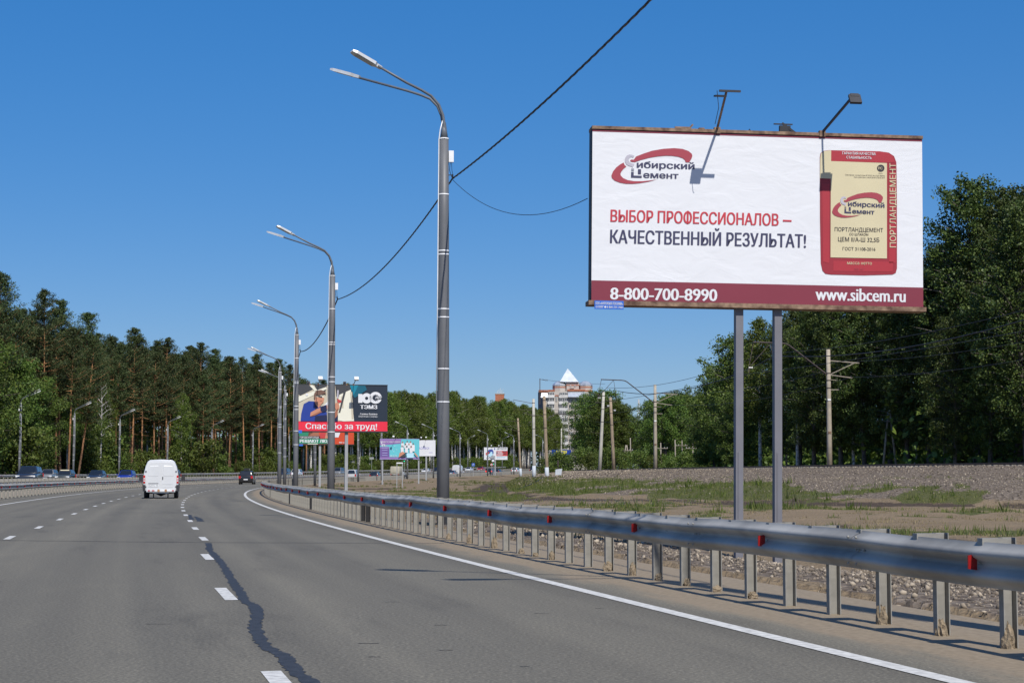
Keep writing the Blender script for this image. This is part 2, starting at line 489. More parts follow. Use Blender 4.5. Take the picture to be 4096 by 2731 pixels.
def edge_line(d, w, t0, t1, par, step=1.5):
    ts = list(np.arange(t0, t1, step))
    o = link('edge_line', strip_mesh('edge_line', ts, [d - w / 2, d + w / 2], PAINT, 0.005, uv=False), par); return o
edge_line(0.0, 0.15, -20, 640, road)
edge_line(10.25, 0.15, -10, 640, road)
edge_line(15.3, 0.15, 0, 640, opp)
edge_line(32.3, 0.15, 0, 640, opp)

def dash(t, d, L, w, par):
    ts = [t - L / 2, t - L / 6, t + L / 6, t + L / 2]
    link('lane_dash', strip_mesh('lane_dash', ts, [d - w / 2, d + w / 2], PAINT, 0.005, uv=False), par)
d1 = lambda t: float(np.interp(t, [0, 10.95, 18.9, 27, 34, 47], [3.95, 3.84, 3.66, 3.45, 3.2, 3.1]))
dl = [3.0, 10.95, 18.95, 27, 34.4, 40.8, 47.3, 54, 60.6, 66.8, 72.8, 78.8]
while dl[-1] < 470: dl.append(dl[-1] + 6.6)
for t in dl: dash(t, d1(t), 1.85, 0.125, road)
d2 = lambda t: 6.38 + 0.45 * math.exp(-max(t - 35, 0) / 12.0)
dl = [22.0, 29.0, 35.7, 42.3, 49.6, 56.5, 63.4, 70, 76.6, 83.2]
while dl[-1] < 470: dl.append(dl[-1] + 6.8)
for t in dl: dash(t, d2(t), 1.85, 0.125, road)
for dd in (18.9, 22.4, 25.9, 29.2):
    for k in range(24): dash(150 + k * 14.0, dd, 2.6, 0.13, opp)

# tar seals and cracks in the asphalt
TAR = mat('tar_seal', (.030, .032, .036), .7, var=.35, scale=14, bump=.4, bscale=40)
def ribbon(name, pts, w0, w1, m, z=0.003, rag=0.25, sub=6, zoff=0.0):
    pts = [Vector((x, y)) for x, y in pts]
    fine = []
    for i in range(len(pts) - 1):      # smooth curve through the points
        p0, p1, p2, p3 = pts[max(i - 1, 0)], pts[i], pts[i + 1], pts[min(i + 2, len(pts) - 1)]
        for k in range(sub):
            s = k / sub; fine.append(.5 * (2 * p1 + (p2 - p0) * s + (2 * p0 - 5 * p1 + 4 * p2 - p3) * s * s + (3 * p1 - p0 - 3 * p2 + p3) * s ** 3))
    fine.append(pts[-1])
    vs = []; fs = []; n = len(fine)
    for i, p in enumerate(fine):
        d = (fine[min(i + 1, n - 1)] - fine[max(i - 1, 0)]).normalized(); nn = Vector((-d.y, d.x))
        w = (w0 + (w1 - w0) * i / (n - 1)) * .5
        l = w * (1 + rag * random.uniform(-1, 1)); r = w * (1 + rag * random.uniform(-1, 1))
        for q in (p - nn * l, p + nn * r):
            t, dd = inv(np.array([q.x]), np.array([q.y]))
            vs.append((q.x, q.y, float(zr(t[0]) + sup(dd[0])) + z))
    for i in range(n - 1): fs.append((2 * i, 2 * i + 1, 2 * i + 3, 2 * i + 2))
    me = bpy.data.meshes.new(name); me.from_pydata(vs, [], fs); me.materials.append(m); me.update()
    if me.polygons[0].normal.z < 0: me.flip_normals()
    return link(name, me, road)
ribbon('tar_seal', [(-5.36, 31.61), (-4.82, 28.59), (-4.32, 26.2), (-3.91, 24.19), (-3.58, 22.46), (-3.16, 20.28), (-2.81, 18.49), (-2.54, 17.11), (-2.39, 16.54), (-2.23, 15.72), (-2.11, 14.79), (-2.02, 14.13), (-1.83, 13.1), (-1.68, 12.45), (-1.52, 11.97), (-1.39, 11.32), (-1.25, 10.74), (-1.02, 10.0), (-0.8, 9.0), (-.6, 7)], .108, .098, TAR, rag=.34, sub=10)
ribbon('tar_seal', [(-9.72, 53.9), (-9.16, 50.97), (-8.62, 48.2)], .10, .14, TAR, rag=.3)
ribbon('tar_seal', [(-9.21, 51.81), (-8.86, 50.36), (-8.5, 48.6), (-8.05, 46.3)], .08, .22, TAR, rag=.3)
CRACK = mat('crack', (.035, .034, .034), .9, var=.4, scale=5)
ribbon('crack', [(-11.5, 33.2), (-9.47, 32.94), (-7.76, 32.45), (-5.38, 31.9), (-2.03, 31.6), (-1.2, 31.5)], .09, .07, CRACK, rag=.7, z=.002)
ribbon('crack', [(-13.02, 57.6), (-11.53, 57.0), (-10.12, 56.2)], .10, .08, CRACK, rag=.5, z=.002)
ribbon('crack', [(-1.1, 12.86), (-.95, 12.84)], .04, .02, CRACK, rag=.4, z=.002)
for x, y, L in ((-.5, 12.35, .16), (-.62, 14.4, .2), (-2.95, 14.5, .35), (-4.6, 14.6, .3), (-4.45, 12.3, .2), (-.95, 11.9, .14), (.05, 11.3, .1), (-1.2, 17.0, .25), (.2, 15.6, .2), (.75, 16.2, .15)):
    ribbon('crack', [(x, y), (x + L * .3, y + .01), (x + L * .6, y)], .03, .012, CRACK, rag=.6, z=.002, sub=3)
# ------------------------------------------------------------------ guardrails
GALV = mat('galvanised_steel', (.335, .325, .30), .68, metal=.1, var=.3, scale=1.4, bump=.12, bscale=3)
GALVP = mat('galvanised_post', (.255, .245, .22), .7, metal=.05, var=.14, scale=9, bump=.1, bscale=25)
BLACKP = mat('black_painted_post', (.015, .015, .017), .5, var=.2)
REFL = mat('red_reflector', (.27, .010, .010), .35, var=.15, scale=30)
WP = [(0.0, 0.0), (0.012, 0.028), (0.062, 0.05), (0.08, 0.066), (0.083, 0.085), (0.072, 0.104), (0.02, 0.135), (0.006, 0.156), (0.02, 0.177), (0.072, 0.208), (0.083, 0.227), (0.08, 0.246), (0.062, 0.262), (0.012, 0.284), (0.0, 0.312)]

def beam_segment(t0, t1, d0, z0, sgn, par, n=3, proud=0.0):
    vs = []; fs = []; k = len(WP)
    for i in range(n + 1):
        t = t0 + (t1 - t0) * i / n
        wob = 0.012 * math.sin(t * 0.9) + 0.012 * math.sin(t * 0.37 + 1) + .006 * math.sin(t * 2.3)
        for o, z in WP:
            vs.append(P(t, d0 + sgn * (o + proud), z0 + z + wob * .8))
    for i in range(n):
        for j in range(k - 1):
            f = (i * k + j, i * k + j + 1, (i + 1) * k + j + 1, (i + 1) * k + j)
            fs.append(f if sgn > 0 else f[::-1])
    me = bpy.data.meshes.new('beam'); me.from_pydata([tuple(v) for v in vs], [], fs)
    me.materials.append(GALV); me.update()
    for p in me.polygons: p.use_smooth = True
    return link('beam', me, par)

def post_mesh(h, m, name='post'):
    b = MB()    # channel section, open towards the traffic
    b.box((0, 0.045, h / 2 - .15), (0.106, 0.008, h + .3))
    b.box((-0.049, 0.012, h / 2 - .15), (0.008, 0.058, h + .3))
    b.box((0.049, 0.012, h / 2 - .15), (0.008, 0.058, h + .3))
    return b.mesh(name, m)
def console_mesh(sgn):
    b = MB()    # spacer bracket between post and beam, its folded top shows above the beam
    b.box((-sgn * 0.10, 0.012, .655), (0.22, 0.075, 0.214))
    return b.mesh('bracket', GALVP)
def refl_mesh():
    b = MB()
    b.add([(.03, -.006, -.056), (.098, -.006, -.046), (.098, -.006, .046), (.03, -.006, .056), (.03, .006, -.056), (.098, .006, -.046), (.098, .006, .046), (.03, .006, .056)], [(0, 1, 2, 3), (7, 6, 5, 4), (0, 4, 5, 1), (1, 5, 6, 2), (2, 6, 7, 3), (3, 7, 4, 0)])
    return b.mesh('reflector', REFL)

def guardrail(label, d_post, sgn, t0, t1, spacing, refl_step, maxposts, back=.20, black=None, seg=4.0, behind=False):
    """sgn +1: the beam is on the +d side of the posts"""
    g = thing('guardrail', label, 'guardrail')
    pm = post_mesh(.765, GALVP); pk = post_mesh(.765, BLACKP, 'dark_post'); cm = console_mesh(sgn); rm = refl_mesh()
    ts = list(np.arange(t0, t1, spacing))
    if behind: ts = ts
    rest = MB()
    for i, t in enumerate(ts):
        p = P(t, d_post); h = head(t)
        if i < maxposts:
            o = link('post', pk if black and black(t) else pm, g, p, h)
            if black and black(t): o['label'] = 'black painted guardrail post'
            link('bracket', cm, g, p, h)
        else:
            q = Matrix.Rotation(h, 4, 'Z')
            for c, s in (((0, 0.02, .24), (0.12, 0.05, 1.06)), ((-sgn * 0.13, 0.01, .66), (0.26, 0.06, 0.22))):
                rest.box(q @ Vector(c) + p, s, q.to_3x3())
    if rest.v:
        o = rest.build('distant_posts', GALVP, g); o['kind'] = 'stuff'
    t = t0 - 2.0; k = 0
    while t < t1:
        step = seg if t < 260 else seg * 2
        beam_segment(t, t + step + .3, d_post + sgn * back, .44, sgn, g, n=4 if t < 80 else 2, proud=.003 * (k % 2))
        t += step; k += 1
    t = t0
    k = 0
    while t < t1 and k < 300:
        p = P(t, d_post + sgn * (back + .012), .598)
        link('reflector', rm, g, p, head(t) + (math.pi if sgn > 0 else 0)); t += refl_step; k += 1
    return g
near_black = lambda t: any(abs(t - q) < .55 for q in (45.3, 46.2, 62.2, 74.2)) or (t > 90 and (t % 24.0) < 1.0)
guardrail('grey steel guardrail with red reflectors along the inner side of the bend', -1.3, +1, 4.2, 560, 1.0, 4.0, 300, black=near_black)
guardrail('grey median guardrail facing the white van, with red reflectors', 12.0, -1, 60, 520, 1.7, 3.4, 290)
guardrail('grey median guardrail whose beam shows just under the oncoming cars', 14.7, +1, 60, 520, 2.0, 8.0, 240)
guardrail('grey guardrail behind the oncoming cars at the edge of the forest', 33.9, -1, 140, 600, 2.0, 8.0, 230)

# bolts of the beam splices nearest the camera
bolt = MB()
bolt.tube([(0, 0, 0), (0, -.012, 0)], [.013, .009], 6)
bolt_me = bolt.mesh('bolt', GALVP)
gr0 = [o for o in bpy.data.objects if o.name == 'guardrail'][0]
for k in range(8):
    t = 4.2 - 2.0 + 4.0 * (k + 1)
    for dz in (.05, .262, .156):
        for dt in (-.1, .05):
            o = link('bolt', bolt_me, gr0, P(t + dt, -1.1 + (.083 if dz != .156 else .01), .44 + dz), head(t) - math.pi / 2)
for k in range(20):
    t = 4.2 + 2.0 * k
    link('bolt', bolt_me, gr0, P(t, -1.1 + .012, .44 + .156), head(t) - math.pi / 2)

# clods of dried mud caught on the near posts, one lump for each post
MUD = mat('dried_mud', (.25, .195, .13), .97, var=.3, scale=20, bump=.9, bscale=40)
for k, t in enumerate(np.arange(4.2, 34, 1.0)):
    if random.random() < .4: continue
    bm = bmesh.new(); bmesh.ops.create_icosphere(bm, subdivisions=3, radius=1.0)
    sx, sy, sz = random.uniform(.045, .065), random.uniform(.035, .05), random.uniform(.04, .16)
    for v in bm.verts:
        n = float(fbm(np.array([v.co.x * 4.6 + k * 7]), np.array([v.co.y * 4.6 + v.co.z * 5.1 + k]))[0])
        v.co = v.co * (0.45 + 1.0 * n); v.co.x *= sx; v.co.y *= sy; v.co.z *= sz
    me = bpy.data.meshes.new('mud_clod'); bm.to_mesh(me); bm.free(); me.materials.append(MUD)
    p = P(t + .0, -1.3 + random.uniform(-.03, .03), .02)
    link('mud_clod', me, gr0, p, random.uniform(0, 6))

# ------------------------------------------------------------------ street lamps
LPOLE = mat('grey_pole_paint', (.128, .133, .142), .5, var=.06, scale=3, bump=.05, bscale=12, coords='Object')
LARM = mat('grey_arm_paint', (.12, .135, .155), .5, var=.08, scale=4)
LHEAD = mat('lamp_housing', (.55, .56, .56), .45, metal=.2, var=.06)
LGLASS = mat('lamp_lens', (.35, .36, .36), .25, var=.05)
WHITEC = mat('white_conduit', (.78, .79, .80), .4, var=.05)
BOXW = mat('white_box', (.74, .75, .76), .5, var=.05)
BLACKW = mat('black_cable', (.012, .012, .015), .55, var=.2)

def make_lamp(detail=True):
    t = thing('street_lamp', '', 'street lamp', group='street lamps')
    HP = 9.4
    b = MB(); zs = [-.4, 2.6, 5.3, 7.4, HP]; rs = [.155, .148, .135, .125, .112]
    b.tube([(0, 0, z) for z in zs], rs, 20); b.build('pole', LPOLE, t, True)
    for s, (dx, dy) in ((1, (-2.25, -.75)), (-1, (-2.65, 1.55))):
        L = math.hypot(dx, dy); ux, uy = dx / L, dy / L
        pts = []; prof = [(0, HP - .35), (.0, HP + .25), (.05, HP + .55), (.16, HP + .80), (.36, HP + 1.0), (.62, HP + 1.12), (1.0, HP + 1.26), (L - .62, HP + 1.60 if s > 0 else HP + 1.74)]
        off = .035 * s
        b = MB(); b.tube([(ux * r + off * .3, uy * r - off, z) for r, z in prof], [.04, .04, .038, .036, .034, .033, .032, .03], 8); b.build('arm', LARM, t, True)
        zt = prof[-1][1]; slope = (prof[-1][1] - prof[-2][1]) / (prof[-1][0] - prof[-2][0])
        dirv = Vector((ux, uy, slope)).normalized(); side = Vector((-uy, ux, 0)); up = side.cross(dirv) * (-1)
        if up.z < 0: up = -up
        base = Vector((ux * (L - .72), uy * (L - .72), zt - .10 * slope))
        sec = [(0, .045, .045), (.14, .05, .05), (.2, .13, .05), (.72, .14, .045), (.83, .10, .03)]
        vs = []; fs = []
        for a, w, h in sec:
            c = base + dirv * a
            vs += [c - side * w - up * h * .6, c + side * w - up * h * .6, c + side * w * .9 + up * h, c - side * w * .9 + up * h]
        for i in range(len(sec) - 1):
            for k in range(4): fs.append((i * 4 + k, i * 4 + (k + 1) % 4, (i + 1) * 4 + (k + 1) % 4, (i + 1) * 4 + k))
        fs += [(3, 2, 1, 0), tuple(len(vs) - 4 + k for k in range(4))]
        hd = MB().add(vs, fs).build('lamp_head', LHEAD, t)
        c0 = base + dirv * .24 - up * .034; c1 = base + dirv * .7 - up * .032
        MB().poly([c0 - side * .11, c1 - side * .115, c1 + side * .115, c0 + side * .11]).build('lens', LGLASS, hd)
    b = MB(); b.tube([(.0, -.02, HP - .05), (.0, 0, HP + .38)], [.1, .045], 12); b.build('cap', LARM, t, True)
    b = MB()
    b.tube([(-.04, -.05, HP + .42), (-.10, -.07, HP + .18), (-.13, -.06, HP - .06), (-.15, -.06, 6), (-.17, -.06, 2.8)], .014, 6); b.build('conduit', WHITEC, t, True)
    for z in (HP - .03, 8.0, 6.62, 6.53, 5.2, 5.0, 3.75, 2.95):
        r = float(np.interp(z, zs, rs)) + .004
        b = MB(); b.tube([(0, 0, z - .017), (0, 0, z + .017)], r, 20); b.build('band', WHITEC, t, True)
    bx = MB(); bx.box((.17, -.06, 8.93), (.12, .1, .28)); bx.build('junction_box', BOXW, t)
    b = MB(); b.box((.15, -.03, 8.48), (.14, .02, .02)); b.tube([(.21, -.03, 8.5), (.21, -.03, 8.40)], .02, 6); b.tube([(.15, -.06, 8.8), (.13, -.05, 8.6), (.2, -.03, 8.4)], .007, 5); b.tube([(.18, -.06, 8.8), (.19, -.05, 8.6), (.23, -.03, 8.42)], .006, 5)
    b.build('cable_clamp', BLACKW, t)
    return t
lamp0 = make_lamp()
inner = [(4.3, 12.5), (-1.66, 43.0), (-7.4, 73.0), (-12.6, 104.0), (-18.5, 142.0), (-21.9, 172.0), (-22.4, 203.0), (-24.2, 281.0), (-23.0, 315.0), (-20.5, 350.0), (-16.5, 375.0), (-12.0, 413.0), (-6.0, 438.0), (.5, 478.0), (9.0, 520), (19.0, 560.0)]
ordn = ['', 'first', 'second', 'third', 'fourth', 'fifth', 'sixth', 'seventh', 'eighth', 'ninth', 'tenth', 'eleventh', 'twelfth', 'thirteenth', 'fourteenth', 'fifteenth']
LAMPS = []
for i, (x, y) in enumerate(inner):
    o = lamp0 if i == 0 else copy_tree(lamp0)
    z = float(terrain(np.array([x]), np.array([y]))[0])
    if i < 6: z = 0.0
    o.location = (x, y, z); o.rotation_euler = (0, 0, head(y) * .6 if i else head(y))
    LAMPS.append((x, y, z))
    if i == 0: o['label'] = 'grey street lamp beside the camera whose arms throw two thin shadows on the road'
    elif i == 1: o['label'] = 'tall grey two-armed street lamp standing next to the large cement billboard'
    else: o['label'] = 'grey two-armed street lamp inside the bend, ' + ordn[i] + ' along the row from the cement billboard'
    o['group'] = 'street lamps inside the bend'
outer = [(-61, 221), (-63.4, 258), (-63.4, 288), (-63.2, 327), (-59.8, 355), (-56.4, 388), (-53.5, 428), (-47, 468), (-36, 503), (-24.5, 540), (-14.2, 572), (-3.3, 600)]
for i, (x, y) in enumerate(outer):
    o = copy_tree(lamp0)
    z = float(terrain(np.array([x]), np.array([y]))[0])
    o.location = (x, y, z - .1); o.rotation_euler = (0, 0, head(y) + math.pi)
    o['label'] = 'grey two-armed street lamp at the forest edge, ' + ordn[i + 1] + ' along the row beyond the oncoming cars'
    o['group'] = 'street lamps along the forest'

# ------------------------------------------------------------------ cables between the lamps
def sag_cable(a, b, sag, r, name, label, n=24, m=None, cat='cable', twist=False, group=None):
    a = Vector(a); b = Vector(b); pts = []
    for i in range(n + 1):
        s = i / n; p = a.lerp(b, s); p.z -= 4 * sag * s * (1 - s); pts.append(p)
    mb = MB()
    if twist:
        for k in range(3):
            q = []
            for i in range(len(pts) * 6 - 5):
                s = i / (len(pts) * 6 - 6); j = min(int(s * n), n - 1); f = s * n - j
                p = pts[j].lerp(pts[j + 1], f); th = i * .9 + k * 2.094
                q.append(p + Vector((math.cos(th) * r * .6, 0, math.sin(th) * r * .6)))
            mb.tube(q, r * .62, 5)
    else:
        mb.tube(pts, r, 5)
    o = mb.build(name, m or BLACKW, None, True)
    return tag(o, label, cat, group)
def clampt(i):
    x, y, z = LAMPS[i]; h = head(y) * .6 if i else head(y)
    return (x + .21 * math.cos(h), y + .21 * math.sin(h), z + 8.40)
for i in range(5):
    lab = ['thick twisted black cable rising from the cement billboard lamp out over the road', 'black cable sagging between the first and second street lamps', 'black cable sagging between the second and third street lamps',
           'black cable sagging between the third and fourth street lamps', 'black cable sagging between the fourth and fifth street lamps'][i]
    sag_cable(clampt(i), clampt(i + 1), .55 if i else .36, .019 if i < 2 else .026, 'cable', lab, twist=(i < 2), group='cables strung along the lamps')
sag_cable((LAMPS[1][0] + .2, LAMPS[1][1], 8.38), (1.36, 31.8, 6.16), .55, .007, 'thin_wire', 'thin dark wire sagging from the lamp pole to the cement billboard', n=20, cat='wire')
# ------------------------------------------------------------------ print artwork on boards
def pm(name, col, rough=.5):
    return mat('print_' + name, col, rough, var=.035, scale=1.3, bump=.15, bscale=2.2, coat=.0)
WHITE = pm('white', (.69, .70, .72)); MAROON = pm('maroon', (.20, .026, .046)); RED = pm('red', (.50, .038, .055)); BAGR = pm('bag_red', (.37, .024, .037)); DRED = pm('deep_red', (.29, .018, .031))
NAVY = pm('navy', (.045, .045, .10)); GREYP = pm('grey', (.46, .44, .50)); LOGOR = pm('logo_red', (.34, .045, .065)); CREAM = pm('cream', (.60, .53, .34)); BLACKI = pm('black', (.035, .03, .035))
BLUEI = pm('blue', (.02, .13, .55)); TEALI = pm('teal', (.0, .10, .16)); DNAVY = pm('dark_navy', (.012, .022, .04)); HOTRED = pm('hot_red', (.72, .02, .05)); SKIN = pm('skin', (.52, .23, .14)); SKIN2 = pm('skin_shade', (.34, .13, .075)); SHIRT = pm('shirt_blue', (.012, .04, .26)); SHIRTD = pm('shirt_dark', (.006, .012, .06))
HAIR = pm('hair', (.16, .085, .06)); BEIGE = pm('beige', (.52, .47, .36)); DGREY = pm('dark_grey', (.05, .052, .058)); IVORY = pm('ivory', (.74, .72, .60)); GREEN = pm('green', (.02, .22, .12)); ORANGE = pm('orange', (.55, .06, .015))
PURPLE = pm('purple', (.26, .15, .38)); PURPLE2 = pm('deep_purple', (.15, .09, .29)); CYAN = pm('cyan', (.12, .50, .56)); LBLUE = pm('light_blue', (.45, .70, .82)); YELLOW = pm('yellow', (.80, .72, .02)); PBLUE = pm('party_blue', (.008, .045, .28)); LILAC = pm('lilac', (.36, .34, .62)); CARRED = pm('car_red', (.50, .05, .05)); SUITB = pm('suit_blue', (.05, .08, .32))
RUSTY = mat('rusty_frame', (.16, .075, .045), .75, var=.5, scale=7, bump=.3, bscale=20, col2=(.30, .20, .13))
FRAMED = mat('dark_frame', (.02, .021, .027), .6, var=.3, scale=5)
POSTG = mat('grey_post_paint', (.155, .155, .175), .55, var=.06, scale=3, bump=.1, bscale=6)
POSTL = mat('light_post_paint', (.30, .31, .32), .55, var=.06, scale=3)

_tcache = {}
def text_mesh(s, bold=0.0):
    """flat mesh of a string in the default font: (verts, faces), baseline at y=0, cap height 1"""
    key = (s, bold)
    if key in _tcache: return _tcache[key]
    if 'Ф' in s:      # the font's own glyph has overlapping outlines: a round letter with a stem instead
        i = s.index('Ф'); v, f = text_mesh(s[:i] + 'О' + s[i + 1:])
        pre = text_mesh('Н' + s[:i] + 'О')[0][:, 0].max() - text_mesh('Н' + s[:1])[0][:, 0].min() if False else None
        a = text_mesh(s[:i] + 'О')[0]; w = text_mesh('О')[0]; cx = float(a[:, 0].max() - (w[:, 0].max() - w[:, 0].min()) / 2); h = float(w[:, 1].max())
        st = np.array([(cx - .045, -.03, 0), (cx + .045, -.03, 0), (cx + .045, h + .03, 0), (cx - .045, h + .03, 0)], dtype=np.float32)
        n = len(v); _tcache[key] = (np.concatenate([v, st]), list(f) + [(n, n + 1, n + 2, n + 3)])
        return _tcache[key]
    c = bpy.data.curves.new('txt', 'FONT'); c.body = s; c.resolution_u = 3; c.fill_mode = 'NONE' if hasattr(c, 'fill_mode') else c.fill_mode
    o = bpy.data.objects.new('txt', c)
    me = bpy.data.meshes.new_from_object(o)
    w = [Vector((p.co.x, p.co.y, 0)) for p in me.vertices]; nb = {}
    for e in me.edges:
        a, b = e.vertices; nb.setdefault(a, []).append(b); nb.setdefault(b, []).append(a)
    bpy.data.objects.remove(o); bpy.data.curves.remove(c); bpy.data.meshes.remove(me)
    loops = []; seen = set()
    for a in nb:      # the outlines as closed loops
        if a in seen: continue
        lp = [a]; seen.add(a); cur = a
        while True:
            q = [k for k in nb[cur] if k not in seen]
            if not q: break
            cur = q[0]; seen.add(cur); lp.append(cur)
        if len(lp) > 2: loops.append([w[k] for k in lp])
    def inside(p, L):
        r = False
        for (a, b) in zip(L, L[1:] + L[:1]):
            if (a.y > p.y) != (b.y > p.y) and p.x < (b.x - a.x) * (p.y - a.y) / (b.y - a.y) + a.x: r = not r
        return r
    box = lambda L: (min(p.x for p in L), max(p.x for p in L), min(p.y for p in L), max(p.y for p in L))
    bx = [box(L) for L in loops]
    def contains(i, j): return bx[i][0] < bx[j][0] and bx[i][1] > bx[j][1] and bx[i][2] < bx[j][2] and bx[i][3] > bx[j][3] and inside(loops[j][0], loops[i])
    par = [[i for i in range(len(loops)) if i != j and contains(i, j)] for j in range(len(loops))]
    V = []; f = []
    for j, L in enumerate(loops):
        if len(par[j]) % 2: continue
        poly = [L] + [loops[k] for k in range(len(loops)) if j in par[k] and len(par[k]) == len(par[j]) + 1]
        n = len(V); flat = [p for q in poly for p in q]; V += flat
        for t in tessellate_polygon(poly):
            a, b, c_ = (flat[k] for k in t)
            cr = (b.x - a.x) * (c_.y - a.y) - (b.y - a.y) * (c_.x - a.x)
            f.append(tuple(k + n for k in (t if cr > 0 else t[::-1])))
    v = np.array([(p.x, p.y, 0) for p in V], dtype=np.float32).reshape(-1, 3)
    _tcache[key] = (v, f)
    return v, f
CAPH = float(text_mesh('Н')[0][:, 1].max())

class Art:
    """flat print on a board; fmap turns artwork coordinates into (lx, lz) on the board's face"""
    def __init__(s, parent, fmap, y0, step=.003): s.p = parent; s.f = fmap; s.y = y0; s.step = step
    def pts(s, q, layer): return [(s.f(a, b)[0], s.y - s.step * layer, s.f(a, b)[1]) for a, b in q]
    def poly(s, q, m, layer=1, name='printed_shape'):
        P3 = s.pts(q, layer)
        area = sum(P3[i][0] * P3[(i + 1) % len(P3)][2] - P3[(i + 1) % len(P3)][0] * P3[i][2] for i in range(len(P3)))
        if area < 0: P3 = P3[::-1]
        return MB().poly(P3).build(name, m, s.p)
    def rect(s, x0, y0, x1, y1, m, layer=1, name='printed_shape'): return s.poly([(x0, y0), (x1, y0), (x1, y1), (x0, y1)], m, layer, name)
    def ell(s, cx, cy, rx, ry, m, layer=1, n=24, name='printed_shape'): return s.poly([(cx + rx * math.cos(2 * math.pi * k / n), cy + ry * math.sin(2 * math.pi * k / n)) for k in range(n)], m, layer, name)
    def ring(s, cx, cy, r0, r1, m, layer=1, n=28, ky=1.0):
        q = [(cx + r1 * math.cos(2 * math.pi * k / n), cy + ky * r1 * math.sin(2 * math.pi * k / n)) for k in range(n)] + [(cx + r0 * math.cos(2 * math.pi * k / n), cy + ky * r0 * math.sin(2 * math.pi * k / n)) for k in range(n)]
        P3 = s.pts(q, layer)
        return MB().add(P3, [(k, (k + 1) % n, n + (k + 1) % n, n + k) for k in range(n)]).build('printed_shape', m, s.p)
    def text(s, st, lb, rb, cap, m, layer=2, bold=0.0, slant=0.0, vertical=False, ref=None):
        """baseline from artwork point lb to rb; cap: cap height in artwork units; ref: string whose height equals cap"""
        v, f = text_mesh(st)
        x0, x1 = v[:, 0].min() - bold, v[:, 0].max() + bold
        ch = text_mesh(ref)[0][:, 1].max() if ref else CAPH
        lb = Vector(lb); rb = Vector(rb); ax = rb - lb
        up = Vector((-1, 0)) * cap if vertical else Vector((0, -1)) * cap
        mb = MB(); cache = {}
        passes = [(0, 0)] if not bold else [(-bold, 0), (bold, 0), (-bold * .4, 0), (bold * .4, 0)]
        o0 = s.f(lb.x, lb.y); ex = s.f(rb.x, rb.y)
        for n_, (sx, sy) in enumerate(passes):     # heavier weights: the outline is printed again a hair to the side
            out = []
            for a, b, _ in v:
                k = (a + sx - x0) / (x1 - x0); h = (b + sy) / ch
                q = lb + ax * k + up * h + ax.normalized() * (slant * cap * h)
                lx, lz = s.f(q.x, q.y); out.append((lx, s.y - s.step * (layer + n_ * .18), lz))
            mb.add(out, f)
        return mb.build('lettering', m, s.p)

def bilinear_inv(c, W, H):
    """artwork pixel -> board metres, from the four pixel corners TL, TR, BR, BL"""
    TL, TR, BR, BL = [np.array(q, dtype=float) for q in c]
    def f(x, y):
        u = v = .5; p = np.array([x, y])
        for _ in range(8):
            a = TL * (1 - u) * (1 - v) + TR * u * (1 - v) + BR * u * v + BL * (1 - u) * v - p
            du = (TR - TL) * (1 - v) + (BR - BL) * v; dv = (BL - TL) * (1 - u) + (BR - TR) * u
            J = np.array([du, dv]).T; s_ = np.linalg.solve(J, -a); u += s_[0]; v += s_[1]
        return ((u - .5) * W, (1 - v) * H)
    # the inverse is smooth: keep a polynomial of it
    g = [(x, y) for x in np.linspace(TL[0], BR[0], 7) for y in np.linspace(TL[1], BR[1], 7)]
    M = np.array([(1, x, y, x * y, x * x, y * y, x * x * y, x * y * y) for x, y in g]); T = np.array([f(x, y) for x, y in g])
    (k, _, _, _) = np.linalg.lstsq(M / 1.0, T, rcond=None)
    k0 = [float(q) for q in k[:, 0]]; k1 = [float(q) for q in k[:, 1]]
    def fast(x, y):
        b = (1, x, y, x * y, x * x, y * y, x * x * y, x * y * y)
        return (sum(p * q for p, q in zip(k0, b)), sum(p * q for p, q in zip(k1, b)))
    return fast

